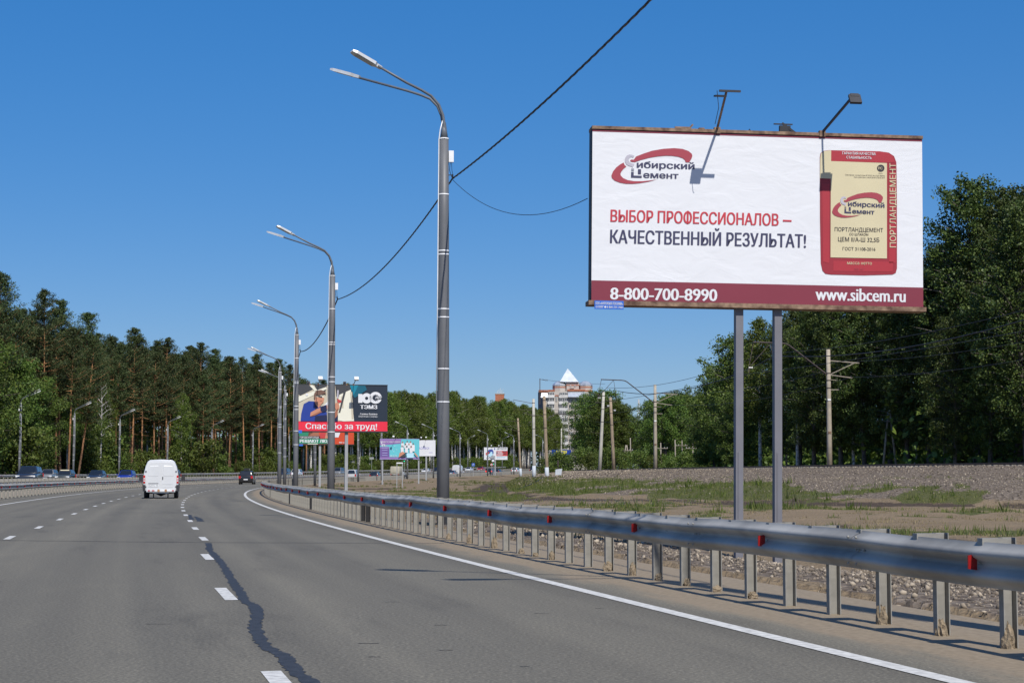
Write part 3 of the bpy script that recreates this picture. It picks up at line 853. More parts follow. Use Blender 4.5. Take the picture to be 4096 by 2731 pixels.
def board(name, label, x, y, z0, rotz, W=6.0, H=3.0, posts=((-.35,), (.35,)), postw=.16, zbase=0.0, pmat=None, bg=None, thick=.30, frame=None, lights=(), border=None, group='roadside billboards'):
    t = thing(name, label, 'billboard', (x, y, zbase), rotz, group)
    zb = z0 - zbase
    po = MB()
    core = MB(); core.box((0, 0, zb + H / 2), (W - .1, thick - .06, H - .1)); core.build('core', FRAMED, t)
    fr = MB()
    fr.box((0, 0, zb + H + .028), (W + .02, thick + .06, .056)); fr.box((0, 0, zb - .04), (W + .1, thick + .06, .08))
    fr.build('frame', frame or RUSTY, t)
    for sx in (-1, 1): MB().box((sx * (W / 2 - .02), .02, zb + H / 2), (.05, thick - .04, H)).build('side_frame', FRAMED, t)
    pn = MB(); pn.box((0, -thick / 2 + .005, zb + H / 2), (W + (.0 if border is None else .0), .02, H - .01)); poster = pn.build('poster', bg or WHITE, t)
    for px in posts:
        b = MB(); b.box((px[0], 0.0, (zb - .08) / 2 - .25), (postw, postw * 1.3, zb - .08 + .5)); b.build('post', pmat or POSTG, t)
    for lx, dx, out, up, hd in lights:
        b = MB(); zt = zb + H + .06
        b.bar((lx, -thick / 2, zt), (lx + dx, -thick / 2 - out, zt + up), .034, .036); arm = b.build('light_arm', FRAMED if hd != 'rust' else RUSTY, t)
        b = MB(); b.box((lx, -thick / 2, zb + H + .04), (.11, .09, .11)); b.build('arm_bracket', RUSTY, t)
        h = MB(); q = Matrix.Rotation(R(-35), 3, 'X')
        if hd == 'flood':
            h.box((lx + dx + .04, -thick / 2 - out, zt + up - .05), (.21, .05, .2), q); h.box((lx + dx + .04, -thick / 2 - out + .04, zt + up + .02), (.15, .05, .07), q)
        elif hd == 'rust':
            h.box((lx + dx + .06, -thick / 2 - out, zt + up), (.38, .035, .035)); h.box((lx + dx - .10, -thick / 2 - out + .06, zt + up - .08), (.19, .03, .2), Matrix.Rotation(R(-80), 3, 'X')); h.tube([(lx + dx - .17, -thick / 2 - out, zt + up), (lx + dx - .14, -thick / 2 - out, zt + up - .3), (lx + dx - .16, -thick / 2 - out + .2, zt + up - .55)], .006, 5)
        else:
            h.box((lx + dx, -thick / 2 - out, zt + up), (.28, .14, .24), q)
        h.build('floodlight', FRAMED if hd != 'white' else LHEAD, t)
    return t, poster, -thick / 2 - .006, zb

# --- the large cement billboard
t1, poster1, y1, zb1 = board('billboard', 'large white cement billboard on two grey posts beside the guardrail', 4.37, 32.0, 4.26, .105, W=6.08, H=3.08, posts=((-.33,), (.38,)), postw=.135, lights=((-.77, -.08, 1.12, .46, 'rust'), (1.17, .24, 1.12, .44, 'flood')), thick=.34)
# the poster is stretched cloth: a fine mesh with shallow creases
bpy.data.objects.remove(poster1)
nx, nz_ = 90, 46
gx, gz = np.meshgrid(np.linspace(-3.04, 3.04, nx), np.linspace(0, 3.07, nz_))
pull = 0.0022 * np.sin(gx * 3.1 + gz * 1.7) * np.exp(-gz / .5)
gy = np.full_like(gx, y1) + pull * 0
vv = np.stack([gx.ravel(), gy.ravel(), (zb1 + gz).ravel()], 1)
ii = np.arange(nz_ - 1)[:, None] * nx + np.arange(nx - 1)[None, :]
ff = np.stack([ii, ii + 1, ii + nx + 1, ii + nx], -1).reshape(-1, 4)
vinyl = mat('white_vinyl', (.70, .71, .735), .5, var=.012, scale=.8)
_t = vinyl.node_tree; _b = _t.nodes['Principled BSDF']; _tc = nd(_t, 'ShaderNodeTexCoord'); _mp = nd(_t, 'ShaderNodeMapping'); _mp.inputs['Scale'].default_value = (1.0, 1.0, 2.2); _mp.inputs['Rotation'].default_value = (0, R(28), 0)
_n = nd(_t, 'ShaderNodeTexNoise'); _n.inputs['Scale'].default_value = 1.6; _n.inputs['Detail'].default_value = 3; _n.inputs['Distortion'].default_value = .8
_t.links.new(_tc.outputs['Object'], _mp.inputs[0]); _t.links.new(_mp.outputs[0], _n.inputs['Vector'])
_bp = nd(_t, 'ShaderNodeBump'); _bp.inputs['Strength'].default_value = .2; _bp.inputs['Distance'].default_value = .05; _t.links.new(_n.outputs['Fac'], _bp.inputs['Height']); _t.links.new(_bp.outputs[0], _b.inputs['Normal'])
poster1 = link('poster', np_mesh('poster', vv, ff, [vinyl], True), t1)
bm5 = bilinear_inv([(92, 352), (2172, 420), (2182, 1450), (114, 1402)], 6.08, 3.07)
f5 = lambda a, b: (bm5(a, b)[0], bm5(a, b)[1] + zb1)
A = Art(poster1, f5, y1, .0035)
A.poly([(112, 1280), (2181, 1330), (2182, 1449), (114, 1401)], MAROON, 1, 'maroon_band')
A.poly([(92, 352), (2172, 420), (2172, 432), (92, 364)], MAROON, 1, 'maroon_band')
A.text('ВЫБОР ПРОФЕССИОНАЛОВ', (217, 921), (1264, 949), 74, RED, 2, .032)
A.poly([(1290, 912), (1345, 914), (1345, 925), (1290, 923)], RED, 2, 'lettering')
A.text('КАЧЕСТВЕННЫЙ РЕЗУЛЬТАТ!', (218, 1052), (1438, 1084), 82, NAVY, 2, .032)
A.text('8-800-700-8990', (228, 1397), (888, 1409), 76, WHITE, 2, .03)
A.text('www.sibcem.ru', (1500, 1404), (2070, 1419), 76, WHITE, 2, .03, ref='b')
A.text('ОГРН 1044205040125, АО «ХК «СИБЦЕМ», 650000, г. Кемерово, ул. Карболитовская, 1/4', (1512, 1433), (2070, 1446), 9, LOGOR, 2)
def logo(A, fx, L0):
    z8 = lambda q: [fx(47.05 + .34674 * x, 345 + .34674 * y) for x, y in q]
    A.poly(z8([(815, 580), (830, 560), (880, 562), (920, 505), (1050, 455), (1200, 405), (1400, 370), (1600, 358), (1750, 372), (1860, 410), (1920, 460), (1930, 500), (1915, 545), (1875, 612), (1812, 612), (1800, 575), (1760, 540), (1680, 512), (1560, 495), (1450, 492), (1300, 505), (1150, 530), (1000, 570), (905, 605), (850, 602), (825, 592)]), LOGOR, L0, 'logo_swoosh')
    A.poly(z8([(700, 612), (640, 645), (570, 700), (515, 770), (487, 845), (500, 890), (550, 935), (640, 970), (750, 990), (870, 992), (1000, 980), (1150, 955), (1310, 912), (1200, 930), (1050, 945), (900, 945), (780, 925), (700, 890), (655, 845), (648, 810), (665, 770), (700, 725), (752, 682), (720, 660)]), LOGOR, L0, 'logo_swoosh')
    A.poly(z8([(890, 495), (850, 475), (800, 470), (750, 490), (722, 540), (722, 590), (745, 640), (790, 670), (845, 685), (860, 708), (895, 635), (850, 630), (810, 610), (788, 580), (790, 550), (810, 520), (840, 512), (868, 528)]), GREYP, L0, 'logo_letter')
    for q in ([(960, 730), (1015, 732), (1015, 822), (960, 820)], [(838, 780), (885, 781), (885, 845), (1030, 849), (1030, 886), (838, 880)], [(838, 724), (888, 725), (888, 736), (838, 735)], [(838, 752), (888, 753), (888, 764), (838, 763)]):
        A.poly(z8(q), NAVY, L0, 'logo_letter')
    a, b = z8([(935, 703), (1975, 736)]); c = z8([(935, 615)])[0]
    A.text('ибирский', a, b, abs(a[1] - c[1]), NAVY, L0, .03, ref='и')
    a, b = z8([(1055, 884), (1690, 903)]); c = z8([(1055, 800)])[0]
    A.text('емент', a, b, abs(a[1] - c[1]), NAVY, L0, .03, ref='н')
logo(A, lambda x, y: (x, y), 2)
# printed cement bag
A.poly([(1519, 525), (1524, 502), (1545, 488), (1580, 484), (1700, 487), (1900, 492), (1958, 500), (1992, 522), (2007, 560), (2010, 700), (2013, 1000), (2014, 1213), (2006, 1240), (1985, 1250), (1800, 1254), (1600, 1249), (1562, 1244), (1543, 1225), (1532, 1180), (1524, 900)], DRED, 2, 'printed_bag')
A.poly([(1590, 486), (1900, 492), (1950, 500), (1980, 520), (1996, 560), (1946, 563), (1590, 552)], BAGR, 3)
A.poly([(1960, 620), (2002, 622), (2004, 1180), (1962, 1180)], BAGR, 3)
A.poly([(1610, 1165), (1990, 1172), (1985, 1232), (1610, 1228)], BAGR, 3)
A.poly([(1534, 690), (1580, 692), (1584, 1180), (1545, 1170)], BAGR, 3)
A.poly([(1521, 530), (1526, 504), (1546, 490), (1580, 486), (1590, 486), (1590, 552), (1946, 565), (1949, 1152), (1592, 1144), (1589, 660), (1521, 658)], CREAM, 4, 'printed_panel')
A.text('ГАРАНТИЯ КАЧЕСТВА', (1660, 511), (1874, 517), 17, WHITE, 5, .02)
A.text('СТАБИЛЬНОСТЬ', (1686, 537), (1847, 541), 16, WHITE, 5, .02)
A.text('ПОРТЛАНДЦЕМЕНТ', (2006, 1085), (2002, 566), 40, CREAM, 5, .012, vertical=True)
A.text('ПОРТЛАНДЦЕМЕНТ', (1616, 984), (1923, 991), 25, BLACKI, 5, .015)
A.text('СО ШЛАКОМ', (1709, 1010), (1829, 1013), 15, BLACKI, 5, .015)
A.text('ЦЕМ II/А-Ш 32,5Б', (1638, 1046), (1900, 1052), 27, BLACKI, 5, .015)
A.text('ГОСТ 31108-2016', (1667, 1101), (1875, 1105), 20, BLACKI, 5, .015)
A.text('масса нетто', (1697, 1187), (1853, 1190), 15, CREAM, 5, .0, ref='м')
A.text('50 кг', (1744, 1222), (1806, 1223), 13, LOGOR, 5)
A.text('Сертификат соответствия № РОСС RU.СЦ01.В00333', (1680, 641), (1932, 649), 8, BLACKI, 5)
A.text('Срок действия с 06.03.2018 по 05.03.2019', (1735, 655), (1932, 661), 8, BLACKI, 5)
A.ell(1906, 597, 24, 22, BLACKI, 5); A.text('РС', (1890, 605), (1916, 606), 16, CREAM, 6, .02); A.text('СЦ 01', (1893, 632), (1918, 633), 7, BLACKI, 5)
logo(A, lambda x, y: (1598 + (x - 215) * (334 / 518), 742 + (y - 470) * (158 / 220) + (x - 215) * .010), 6)
# blue owner's plate under the corner
pl = MB(); a = f5(132, 1404); b_ = f5(311, 1460); pl.box(((a[0] + b_[0]) / 2, y1 - .03, (a[1] + b_[1]) / 2), (b_[0] - a[0], .012, a[1] - b_[1])); plate = pl.build('owner_plate', BLUEI, t1)
Bp = Art(plate, f5, y1 - .037, .003)
Bp.text('ООО «НАРУЖНАЯ РЕКЛАМА»', (138, 1429), (305, 1433), 17, WHITE, 1, .02); Bp.text('8 800 775 7001', (207, 1450), (307, 1453), 12, WHITE, 1, .02)
Bp.ell(198, 1444, 6, 6, WHITE, 1); Bp.ring(146, 1443, 4, 6, WHITE, 1); Bp.rect(155, 1438, 188, 1441, WHITE, 1); Bp.rect(155, 1445, 184, 1448, WHITE, 1)
# clutter on the top edge of the billboard
b = MB(); zt = zb1 + 3.08 + .07
b.box((-1.35, .05, zt + .05), (.3, .03, .03)); b.box((-1.22, .05, zt + .05), (.03, .04, .16), Matrix.Rotation(R(40), 3, 'Y')); b.build('rear_light_bracket', RUSTY, t1); b = MB(); b.box((.55, .1, zt + .07), (.2, .08, .16)); b.box((.52, .1, zt + .18), (.35, .03, .02)); b.bar((.5, .1, zt + .2), (.75, .05, zt), .04); b.build('rear_floodlight', FRAMED, t1); b = MB(); b.tube([(-.15, .05, zt), (-.12, .05, zt + .06), (-.08, .05, zt)], .01, 5); b.build('wire_loop', FRAMED, t1); MB().box((-1.0, .1, zt + .03), (.1, .1, .06)).build('clip', RUSTY, t1)
# strengthening plates at the feet of the posts
for px in (-.33, .38):
    MB().box((px + .015, -.095, .75), (.085, .012, 1.7)).build('post_sleeve', POSTG, t1)
t1.rotation_euler = (0, R(.6), .105)

# --- billboard with the photograph of a worker
t2, poster2, y2, zb2 = board('billboard', 'billboard with a photo of a worker in blue above a red thank-you strip', -11.2, 117.0, 4.06, .20, posts=((-.55,), (.33,)), postw=.2, bg=DNAVY, lights=((-1.55, -.02, 1.5, .30, 'white'), (.75, .02, 1.5, .3, 'white'), (-2.1, -.02, -1.4, .2, 'flood'), (.3, -.02, -1.4, .2, 'flood')), thick=.5, pmat=POSTL, frame=FRAMED)
g = lambda a, b: ((a - 900) / 1580 * 6.0, zb2 + (1032 - b) / 775 * 3.0)
A = Art(poster2, g, y2, .012)
A.rect(110, 870, 1690, 1032, HOTRED, 1, 'red_strip')
A.poly([(110, 257), (1030, 257), (1110, 868), (110, 868)], BEIGE, 1, 'printed_photo')
A.poly([(110, 257), (400, 257), (400, 330), (180, 440), (110, 380)], DGREY, 2); A.poly([(420, 257), (640, 257), (600, 420), (480, 380)], DGREY, 2); A.poly([(150, 470), (300, 400), (230, 520), (150, 560)], DGREY, 2)
A.poly([(110, 470), (620, 290), (640, 320), (130, 560)], IVORY, 3); A.poly([(330, 257), (390, 257), (600, 480), (560, 500)], IVORY, 3)
A.poly([(560, 620), (670, 520), (700, 640), (600, 700)], WHITE, 2)
A.poly([(780, 257), (1040, 257), (1060, 340), (900, 420), (800, 420)], DGREY, 2)
A.poly([(850, 420), (1050, 330), (1110, 860), (930, 868), (830, 850)], IVORY, 3); A.poly([(1040, 370), (1075, 370), (1100, 820), (1070, 830)], BEIGE, 4); A.poly([(880, 450), (925, 430), (925, 640), (880, 640)], BEIGE, 4)
A.poly([(950, 270), (990, 270), (870, 720), (840, 720)], DGREY, 5); A.poly([(800, 270), (860, 270), (850, 440), (800, 440)], DGREY, 4); A.poly([(815, 340), (840, 340), (835, 480), (812, 480)], GREYP, 5)
A.poly([(190, 868), (200, 740), (240, 580), (330, 530), (440, 535), (520, 600), (560, 680), (640, 720), (640, 868)], SHIRT, 4, 'printed_shirt')
A.poly([(430, 560), (480, 640), (470, 720), (430, 640)], SHIRTD, 5); A.poly([(440, 780), (640, 760), (650, 868), (430, 868)], SHIRTD, 5); A.poly([(700, 780), (830, 760), (830, 868), (690, 868)], SHIRTD, 5)
A.poly([(430, 460), (590, 470), (580, 540), (540, 590), (500, 640), (450, 600), (425, 540)], SKIN, 5); A.poly([(500, 500), (592, 480), (580, 545), (530, 590), (480, 590)], SKIN, 6); A.poly([(415, 470), (418, 400), (460, 350), (540, 340), (610, 370), (625, 420), (600, 400), (500, 430), (450, 420), (440, 500), (420, 490)], HAIR, 7)
A.poly([(490, 440), (560, 445), (555, 470), (490, 460)], DGREY, 7); A.poly([(515, 520), (560, 522), (550, 532), (515, 530)], SKIN2, 7)
A.poly([(350, 790), (360, 720), (450, 670), (560, 620), (690, 580), (700, 640), (580, 700), (430, 770)], SKIN, 6); A.poly([(350, 790), (430, 740), (560, 680), (570, 705), (430, 772)], SKIN2, 7); A.poly([(525, 625), (630, 590), (640, 690), (570, 720), (530, 690)], SHIRTD, 8)
A.poly([(780, 560), (840, 550), (855, 620), (850, 660), (800, 690), (780, 640)], SKIN, 6); A.poly([(770, 720), (830, 640), (820, 780), (780, 820)], SKIN2, 6); A.poly([(810, 490), (880, 510), (890, 540), (830, 560)], CARRED, 6)
A.ell(292, 420, 22, 20, WHITE, 5)
A.poly([(1035, 260), (1300, 260), (1330, 330), (1120, 470), (1080, 420)], TEALI, 2); A.poly([(1030, 257), (1180, 257), (1100, 420)], pm('bright_teal', (.0, .2, .30)), 3)
A.text('Спасибо за труд!', (275, 998), (1510, 1000), 100, WHITE, 2, .02)
A.text('1', (1180, 553), (1252, 553), 160, WHITE, 4, .08); A.ring(1325, 475, 28, 88, WHITE, 4); A.ring(1480, 465, 50, 108, WHITE, 4, ky=.93)
gear = []
for k in range(24):
    r = 62 if k % 2 == 0 else 44; gear += [(1482 + r * math.cos(2 * math.pi * (k + dk) / 24), 465 + r * .95 * math.sin(2 * math.pi * (k + dk) / 24)) for dk in (-.3, .3)]
A.poly(gear, DNAVY, 5, 'gear_mark'); A.poly([(1470, 440), (1600, 440), (1590, 490), (1470, 490)], DNAVY, 6); A.text('лет', (1470, 482), (1585, 484), 38, WHITE, 7, .03, slant=.2, ref='л')
A.text('ТЭМЗ', (1212, 655), (1512, 655), 66, WHITE, 4, .05)
A.text('Галина Бажина', (1212, 755), (1510, 755), 28, WHITE, 4, .03, slant=.2); A.text('Сверловщик 3 разряда', (1182, 792), (1510, 794), 24, WHITE, 4, .0, slant=.2)
q = MB().box((-2.86, y2 - .02, zb2 - .05), (.52, .02, .2)).build('owner_plate', BLUEI, t2)

# --- green and orange billboard half hidden behind it
t3, poster3, y3, zb3 = board('billboard', 'green and orange billboard showing from under the worker billboard', -20.4, 196.0, 4.55, .14, posts=((-.7,),), postw=.24, bg=ORANGE, thick=.5, pmat=POSTL, frame=FRAMED)
g = lambda a, b: ((a - 668) / 930 * 6.0, zb3 + (1248 - b) / 465 * 3.0)
A = Art(poster3, g, y3, .015)
A.poly([(203, 783), (430, 783), (430, 1060), (360, 1110), (203, 1110)], GREEN, 1); A.poly([(360, 1000), (520, 1000), (560, 1150), (360, 1110)], SKIN2, 1); A.rect(203, 1110, 560, 1155, BLACKI, 2); A.rect(203, 1155, 700, 1240, GREEN, 2); A.poly([(760, 1050), (900, 1050), (870, 1130), (800, 1130)], WHITE, 2); A.poly([(560, 1040), (680, 1060), (650, 1150), (540, 1150)], CARRED, 2); A.poly([(660, 1050), (760, 1050), (720, 1150), (640, 1150)], SKIN, 3)
A.text('ГОРОДСКАЯ СРЕДА', (216, 1146), (540, 1148), 30, WHITE, 3, .02); A.text('РЕШАЮТ ЛЮДИ', (216, 1218), (790, 1220), 50, WHITE, 3, .05); A.text('907-12', (880, 1230), (985, 1231), 24, WHITE, 3, .03); A.rect(350, 1236, 520, 1248, IVORY, 3)
MB().box((-2.78, y3 - .02, zb3 - .1), (.42, .02, .2)).build('owner_plate', BLUEI, t3)

# --- purple and turquoise billboard
t4, poster4, y4, zb4 = board('billboard', 'purple and turquoise billboard with a group of people in white', -17.2, 273.0, 3.65, .04, posts=((2.93,), (-2.6,)), postw=.22, bg=CYAN, thick=.5, pmat=POSTL, frame=LILAC, lights=((-.6, -.3, 1.5, .3, 'white'),))
g = lambda a, b: ((a - 455) / 594 * 6.0, zb4 + (437 - b) / 294 * 3.0)
A = Art(poster4, g, y4, .02)
A.poly([(160, 145), (482, 145), (475, 208), (160, 238)], PURPLE, 1); A.poly([(160, 258), (300, 258), (303, 412), (160, 412)], PURPLE2, 1); A.rect(160, 262, 300, 286, PURPLE, 2); A.rect(160, 412, 750, 436, PURPLE, 1)
A.text('МЕСТО ПОД СОЛНЦЕМ', (210, 194), (465, 192), 18, WHITE, 2, .03); A.text('15', (184, 250), (240, 250), 36, WHITE, 2, .07); A.text('лет', (243, 250), (272, 250), 12, WHITE, 2, .02, ref='л'); A.poly([(165, 175), (172, 172), (184, 195), (196, 172), (203, 175), (186, 212), (180, 212)], WHITE, 2); A.ell(184, 170, 5, 5, WHITE, 2)
for i, y_ in enumerate((275, 308, 350, 385)): A.rect(190, y_ - 5, 272, y_ + 5, LILAC, 3)
for i, (px, py, hh) in enumerate(((500, 190, 60), (570, 180, 60), (620, 185, 60), (545, 220, 60), (597, 220, 60), (662, 215, 110), (494, 250, 100), (560, 255, 90), (628, 260, 90))):
    A.poly([(px - 20, py + hh), (px - 22, py + 20), (px - 8, py + 10), (px + 8, py + 10), (px + 22, py + 20), (px + 22, py + hh)], WHITE, 2 + i); A.ell(px, py, 9, 13, HAIR if i % 2 else SKIN2, 3 + i)
A.poly([(455, 350), (500, 330), (540, 350), (450, 415), (440, 410)], SKIN, 11); A.poly([(480, 370), (540, 350), (560, 400), (500, 415), (478, 405)], DGREY, 10); A.rect(565, 352, 668, 422, LBLUE, 12); A.poly([(672, 350), (690, 345), (738, 405), (720, 410)], SKIN, 11); A.text('50 59 55', (310, 402), (412, 402), 18, WHITE, 2, .03)
for (px, py) in ((330, 270), (380, 250), (365, 330), (345, 300), (410, 300)): A.ring(px, py, 6, 9, LBLUE, 2)

# --- white thank-you billboard
t5, poster5, y5, zb5 = board('billboard', 'plain white billboard with one blue word, partly hidden by the purple billboard', -18.0, 350.0, 4.95, -.02, posts=((1.2,),), postw=.3, thick=.5, pmat=POSTL, frame=WHITE, lights=((1.1, .15, 1.5, .5, 'white'), (.0, .1, -1.3, .5, 'white')))
g = lambda a, b: ((a - 778) / 460 * 6.0, zb5 + (385 - b) / 230 * 3.0)
A = Art(poster5, g, y5, .02)
A.text('СПАСИБО!', (692, 287), (915, 288), 32, LILAC, 1, .03); A.rect(910, 334, 966, 341, LILAC, 1)

# --- car dealer billboard
t6, poster6, y6, zb6 = board('billboard', 'white billboard with a red and blue car drawing and red text block', -4.1, 452.0, 5.1, -.12, posts=((-.15,),), postw=.3, thick=.5, pmat=POSTL, frame=WHITE, lights=((-.9, 0, 1.5, .4, 'white'), (.8, .2, 1.5, .4, 'white')))
g = lambda a, b: ((a - 1902) / 345 * 6.0, zb6 + (448 - b) / 180 * 3.0)
A = Art(poster6, g, y6, .025)
A.text('АВТОДОМ', (1918, 294), (2060, 294), 20, DGREY, 1, .02, slant=.2); A.rect(1913, 318, 2075, 395, CARRED, 1)
for y_ in (330, 346, 362, 379): A.rect(1922, y_ - 4, 1990 + (y_ % 3) * 12, y_ + 4, WHITE, 2)
A.rect(2010, 322, 2060, 334, DGREY, 2); A.rect(2010, 355, 2060, 367, DGREY, 2)
A.poly([(1755, 355), (1775, 335), (1810, 330), (1822, 365), (1800, 385), (1762, 380)], CARRED, 2); A.poly([(1775, 335), (1800, 300), (1850, 292), (1870, 320), (1872, 355), (1840, 375), (1812, 360), (1808, 330)], SUITB, 3); A.poly([(1810, 340), (1850, 330), (1860, 385), (1815, 410), (1790, 395)], LBLUE, 4); A.poly([(1880, 280), (1892, 270), (1896, 298), (1884, 302)], SUITB, 2); A.rect(1762, 422, 1880, 428, DGREY, 1); A.rect(1916, 408, 2050, 413, LBLUE, 1); A.rect(1916, 418, 2040, 423, LBLUE, 1)

# --- blue party billboard
t7, poster7, y7, zb7 = board('billboard', 'dark blue billboard with big yellow letters near the apartment tower', 15.3, 552.0, 5.9, -.2, posts=((-.4,), (.5,)), postw=.3, bg=PBLUE, thick=.5, pmat=POSTL, frame=PBLUE)
g = lambda a, b: ((a - 518) / 235 * 6.0, zb7 + (1246 - b) / 124 * 3.0)
A = Art(poster7, g, y7, .025)
A.text('ЛДПР', (450, 1176), (586, 1178), 46, YELLOW, 1, .05)
for y_, w in ((1196, 40), (1211, 95), (1224, 50), (1234, 45)): A.rect(515 - w, y_ - 4, 515 + w, y_ + 3, LBLUE, 1)
# ------------------------------------------------------------------ railway on the embankment
STEEL = mat('rail_steel', (.10, .075, .06), .5, metal=.4, var=.3, scale=4)
SLEEP = mat('concrete_sleeper', (.26, .24, .215), .9, var=.25, scale=3)
CONC = mat('pole_concrete', (.36, .315, .25), .9, var=.14, scale=2.5, bump=.2, bscale=9)
CONCG = mat('pole_concrete_pale', (.44, .42, .36), .9, var=.12, scale=2.5, bump=.2, bscale=9)
CONCB = mat('pole_concrete_brown', (.29, .225, .155), .9, var=.2, scale=2.0, bump=.2, bscale=9)
WOODP = mat('weathered_wood', (.27, .235, .19), .9, var=.25, scale=4, stretch=(6, 6, .6))
RUSTA = mat('gantry_steel', (.055, .04, .038), .7, var=.4, scale=5)
WFOOT = mat('whitewash', (.46, .50, .54), .8, var=.1, scale=5)
INSUL = mat('insulator', (.5, .5, .5), .3, var=.1)
DARKI = mat('dark_insulator', (.03, .025, .025), .4, var=.2)
GREENM = mat('green_net', (.02, .30, .10), .6, var=.15)
def xc_of(y):
    xf = np.interp(y, FY, FX); xb = max(np.interp(y, BY, BX), xf + 2); return max(float(np.interp(y, CY, CX)), xb + 2.2)
def track(label, off, n_sl):
    g = thing('railway_track', label, 'railway track')
    ys = list(np.arange(60, 130, 3)) + list(np.arange(130, 480, 6))
    c = [Vector((xc_of(y) + off, y, 0)) for y in ys]
    for k in range(len(c)):      # smooth the alignment
        pass
    xs = np.convolve(np.pad([p.x for p in c], 4, mode='edge'), np.ones(9) / 9, 'valid')
    c = [Vector((x, y, 1.70 + .55 * float(zr(y)))) for x, y in zip(xs, ys)]
    for sgn in (-1, 1):
        mb = MB(); vs = []; fs = []
        prof = [(-.07, .02), (-.02, .05), (-.035, .16), (-.035, .2), (.035, .2), (.035, .16), (.02, .05), (.07, .02)]
        for i, p in enumerate(c):
            dv = (c[min(i + 1, len(c) - 1)] - c[max(i - 1, 0)]).normalized(); nn = Vector((dv.y, -dv.x, 0))
            for o, z in prof: vs.append(p + nn * (sgn * .78 + o) + Vector((0, 0, z + .02)))
        k = len(prof)
        for i in range(len(c) - 1):
            for j in range(k): fs.append((i * k + j, i * k + (j + 1) % k, (i + 1) * k + (j + 1) % k, (i + 1) * k + j))
        mb.add(vs, fs).build('rail', STEEL, g)
    sm = MB(); sm.box((0, 0, -.02), (2.7, .24, .16)); sm = sm.mesh('sleeper', SLEEP)
    acc = 0; n = 0; y = 84.0
    while n < n_sl and y < 470:
        x = float(np.interp(y, ys, xs)); s = (float(np.interp(y + 1, ys, xs)) - x)
        link('sleeper', sm, g, (x, y, 1.70 + .55 * float(zr(y)) + .02), math.atan2(-s, 1)); y += .58; n += 1
    return g
track('railway track along the crest of the gravel embankment, on the road side', 2.2, 290)
track('second railway track on the embankment, next to the catenary poles', 6.4, 200)

def round_pole(mb, h, r0, r1, lean=(0, 0), z0=-.8, n=14):
    mb.tube([(lean[0] * z / h, lean[1] * z / h, z) for z in (z0, h * .33, h * .66, h)], [r0, r0 - (r0 - r1) * .36, r0 - (r0 - r1) * .68, r1], n)
def catenary(label, x, y, zb, rot=0.0):
    t = thing('catenary_pole', label, 'utility pole', (x, y, zb), rot, 'catenary poles of the railway')
    b = MB(); round_pole(b, 10.0, .235, .165); b.build('pole', CONC, t, True)
    b = MB()
    for dy in (-.06, .06):
        b.tube([(-.1, dy, 7.85), (-3.3, dy, 10.35), (-3.55, dy, 10.47), (-3.9, dy, 10.53), (-6.35, dy, 10.62)], .06, 6)
    b.build('gantry_arm', RUSTA, t)
    b = MB(); b.bar((-6.3, 0, 10.6), (-6.8, 0, 8.1), .05); b.bar((-4.9, 0, 10.5), (-6.6, 0, 8.6), .05); b.bar((-6.65, 0, 8.5), (-6.7, 0, 7.9), .04); b.bar((-4.85, 0, 10.5), (-4.5, 0, 8.2), .04); b.build('hanger', RUSTA, t)
    b = MB()
    for k in range(4): b.tube([(-6.4 - .09 * k, 0, 8.45), (-6.44 - .09 * k, 0, 8.45)], .08, 8)
    b.build('insulator', INSUL, t)
    b = MB()
    b.bar((.15, 0, 9.05), (2.6, 0, 8.85), .09); b.bar((.15, 0, 7.9), (2.2, 0, 8.85), .07); b.bar((.15, 0, 7.85), (2.0, 0, 7.6), .08); b.bar((.1, 0, 7.45), (.75, 0, 7.4), .05); b.bar((.1, 0, 6.6), (.85, 0, 6.6), .07)
    b.build('side_bracket', WOODP, t)
    b = MB()
    for px, pz in ((1.4, 8.97), (2.5, 8.9), (1.9, 7.65), (.7, 7.4), (.8, 6.6)): b.tube([(px, 0, pz), (px, 0, pz + .16)], [.05, .03], 6)
    b.build('insulator', DARKI, t)
    for z in (6.75, 7.4, 8.0):
        b = MB(); b.tube([(0, 0, z - .03), (0, 0, z + .03)], .215, 14); b.build('band', RUSTA, t)
    b = MB(); b.box((0, -.205, 5.75), (.26, .03, .14)); b.build('number_plate', BOXW, t)
    MB().box((0, -.225, 3.0), (.24, .02, .2)).build('rust_mark', RUSTY, t)
    return t
catenary('concrete catenary pole with a rusty gantry seen beside the billboard posts', 26.7, 150, 1.75)
catenary('concrete catenary pole with gantry standing free against the small trees', 16.8, 209, 1.75)

def plain_pole(label, x, y, zb, h, lean, m, white=False, r=.2, extra=None, cat='utility pole', group='poles along the railway'):
    t = thing('utility_pole', label, cat, (x, y, zb), 0, group)
    b = MB(); round_pole(b, h, r, r * .72, (lean, 0)); b.build('pole', m, t, True)
    if white:
        b = MB(); b.tube([(lean * z / h, 0, z) for z in (-.3, 1.5)], [r + .012, r * .985 + .01], 14); b.build('whitewashed_foot', WFOOT, t, True)
    b = MB()
    for k, z in enumerate((h - .5, h * .78, h * .62)):
        rr = r * (1 - .28 * z / h) + .015
        b = MB(); b.tube([(lean * z / h, 0, z - .04), (lean * z / h, 0, z + .04)], rr, 12); b.build('band', RUSTA, t)
    if extra: extra(t, h, lean)
    return t
def brackets(n, side=-1, L=2.2):
    def f(t, h, lean):
        for k in range(n):
            z = h - .6 - k * .8
            b = MB(); b.bar((lean, 0, z), (lean + side * L * (1 - .25 * k), 0, z + (.5 if k % 2 == 0 else .05)), .06); b.build('cross_arm', RUSTA, t)
    return f
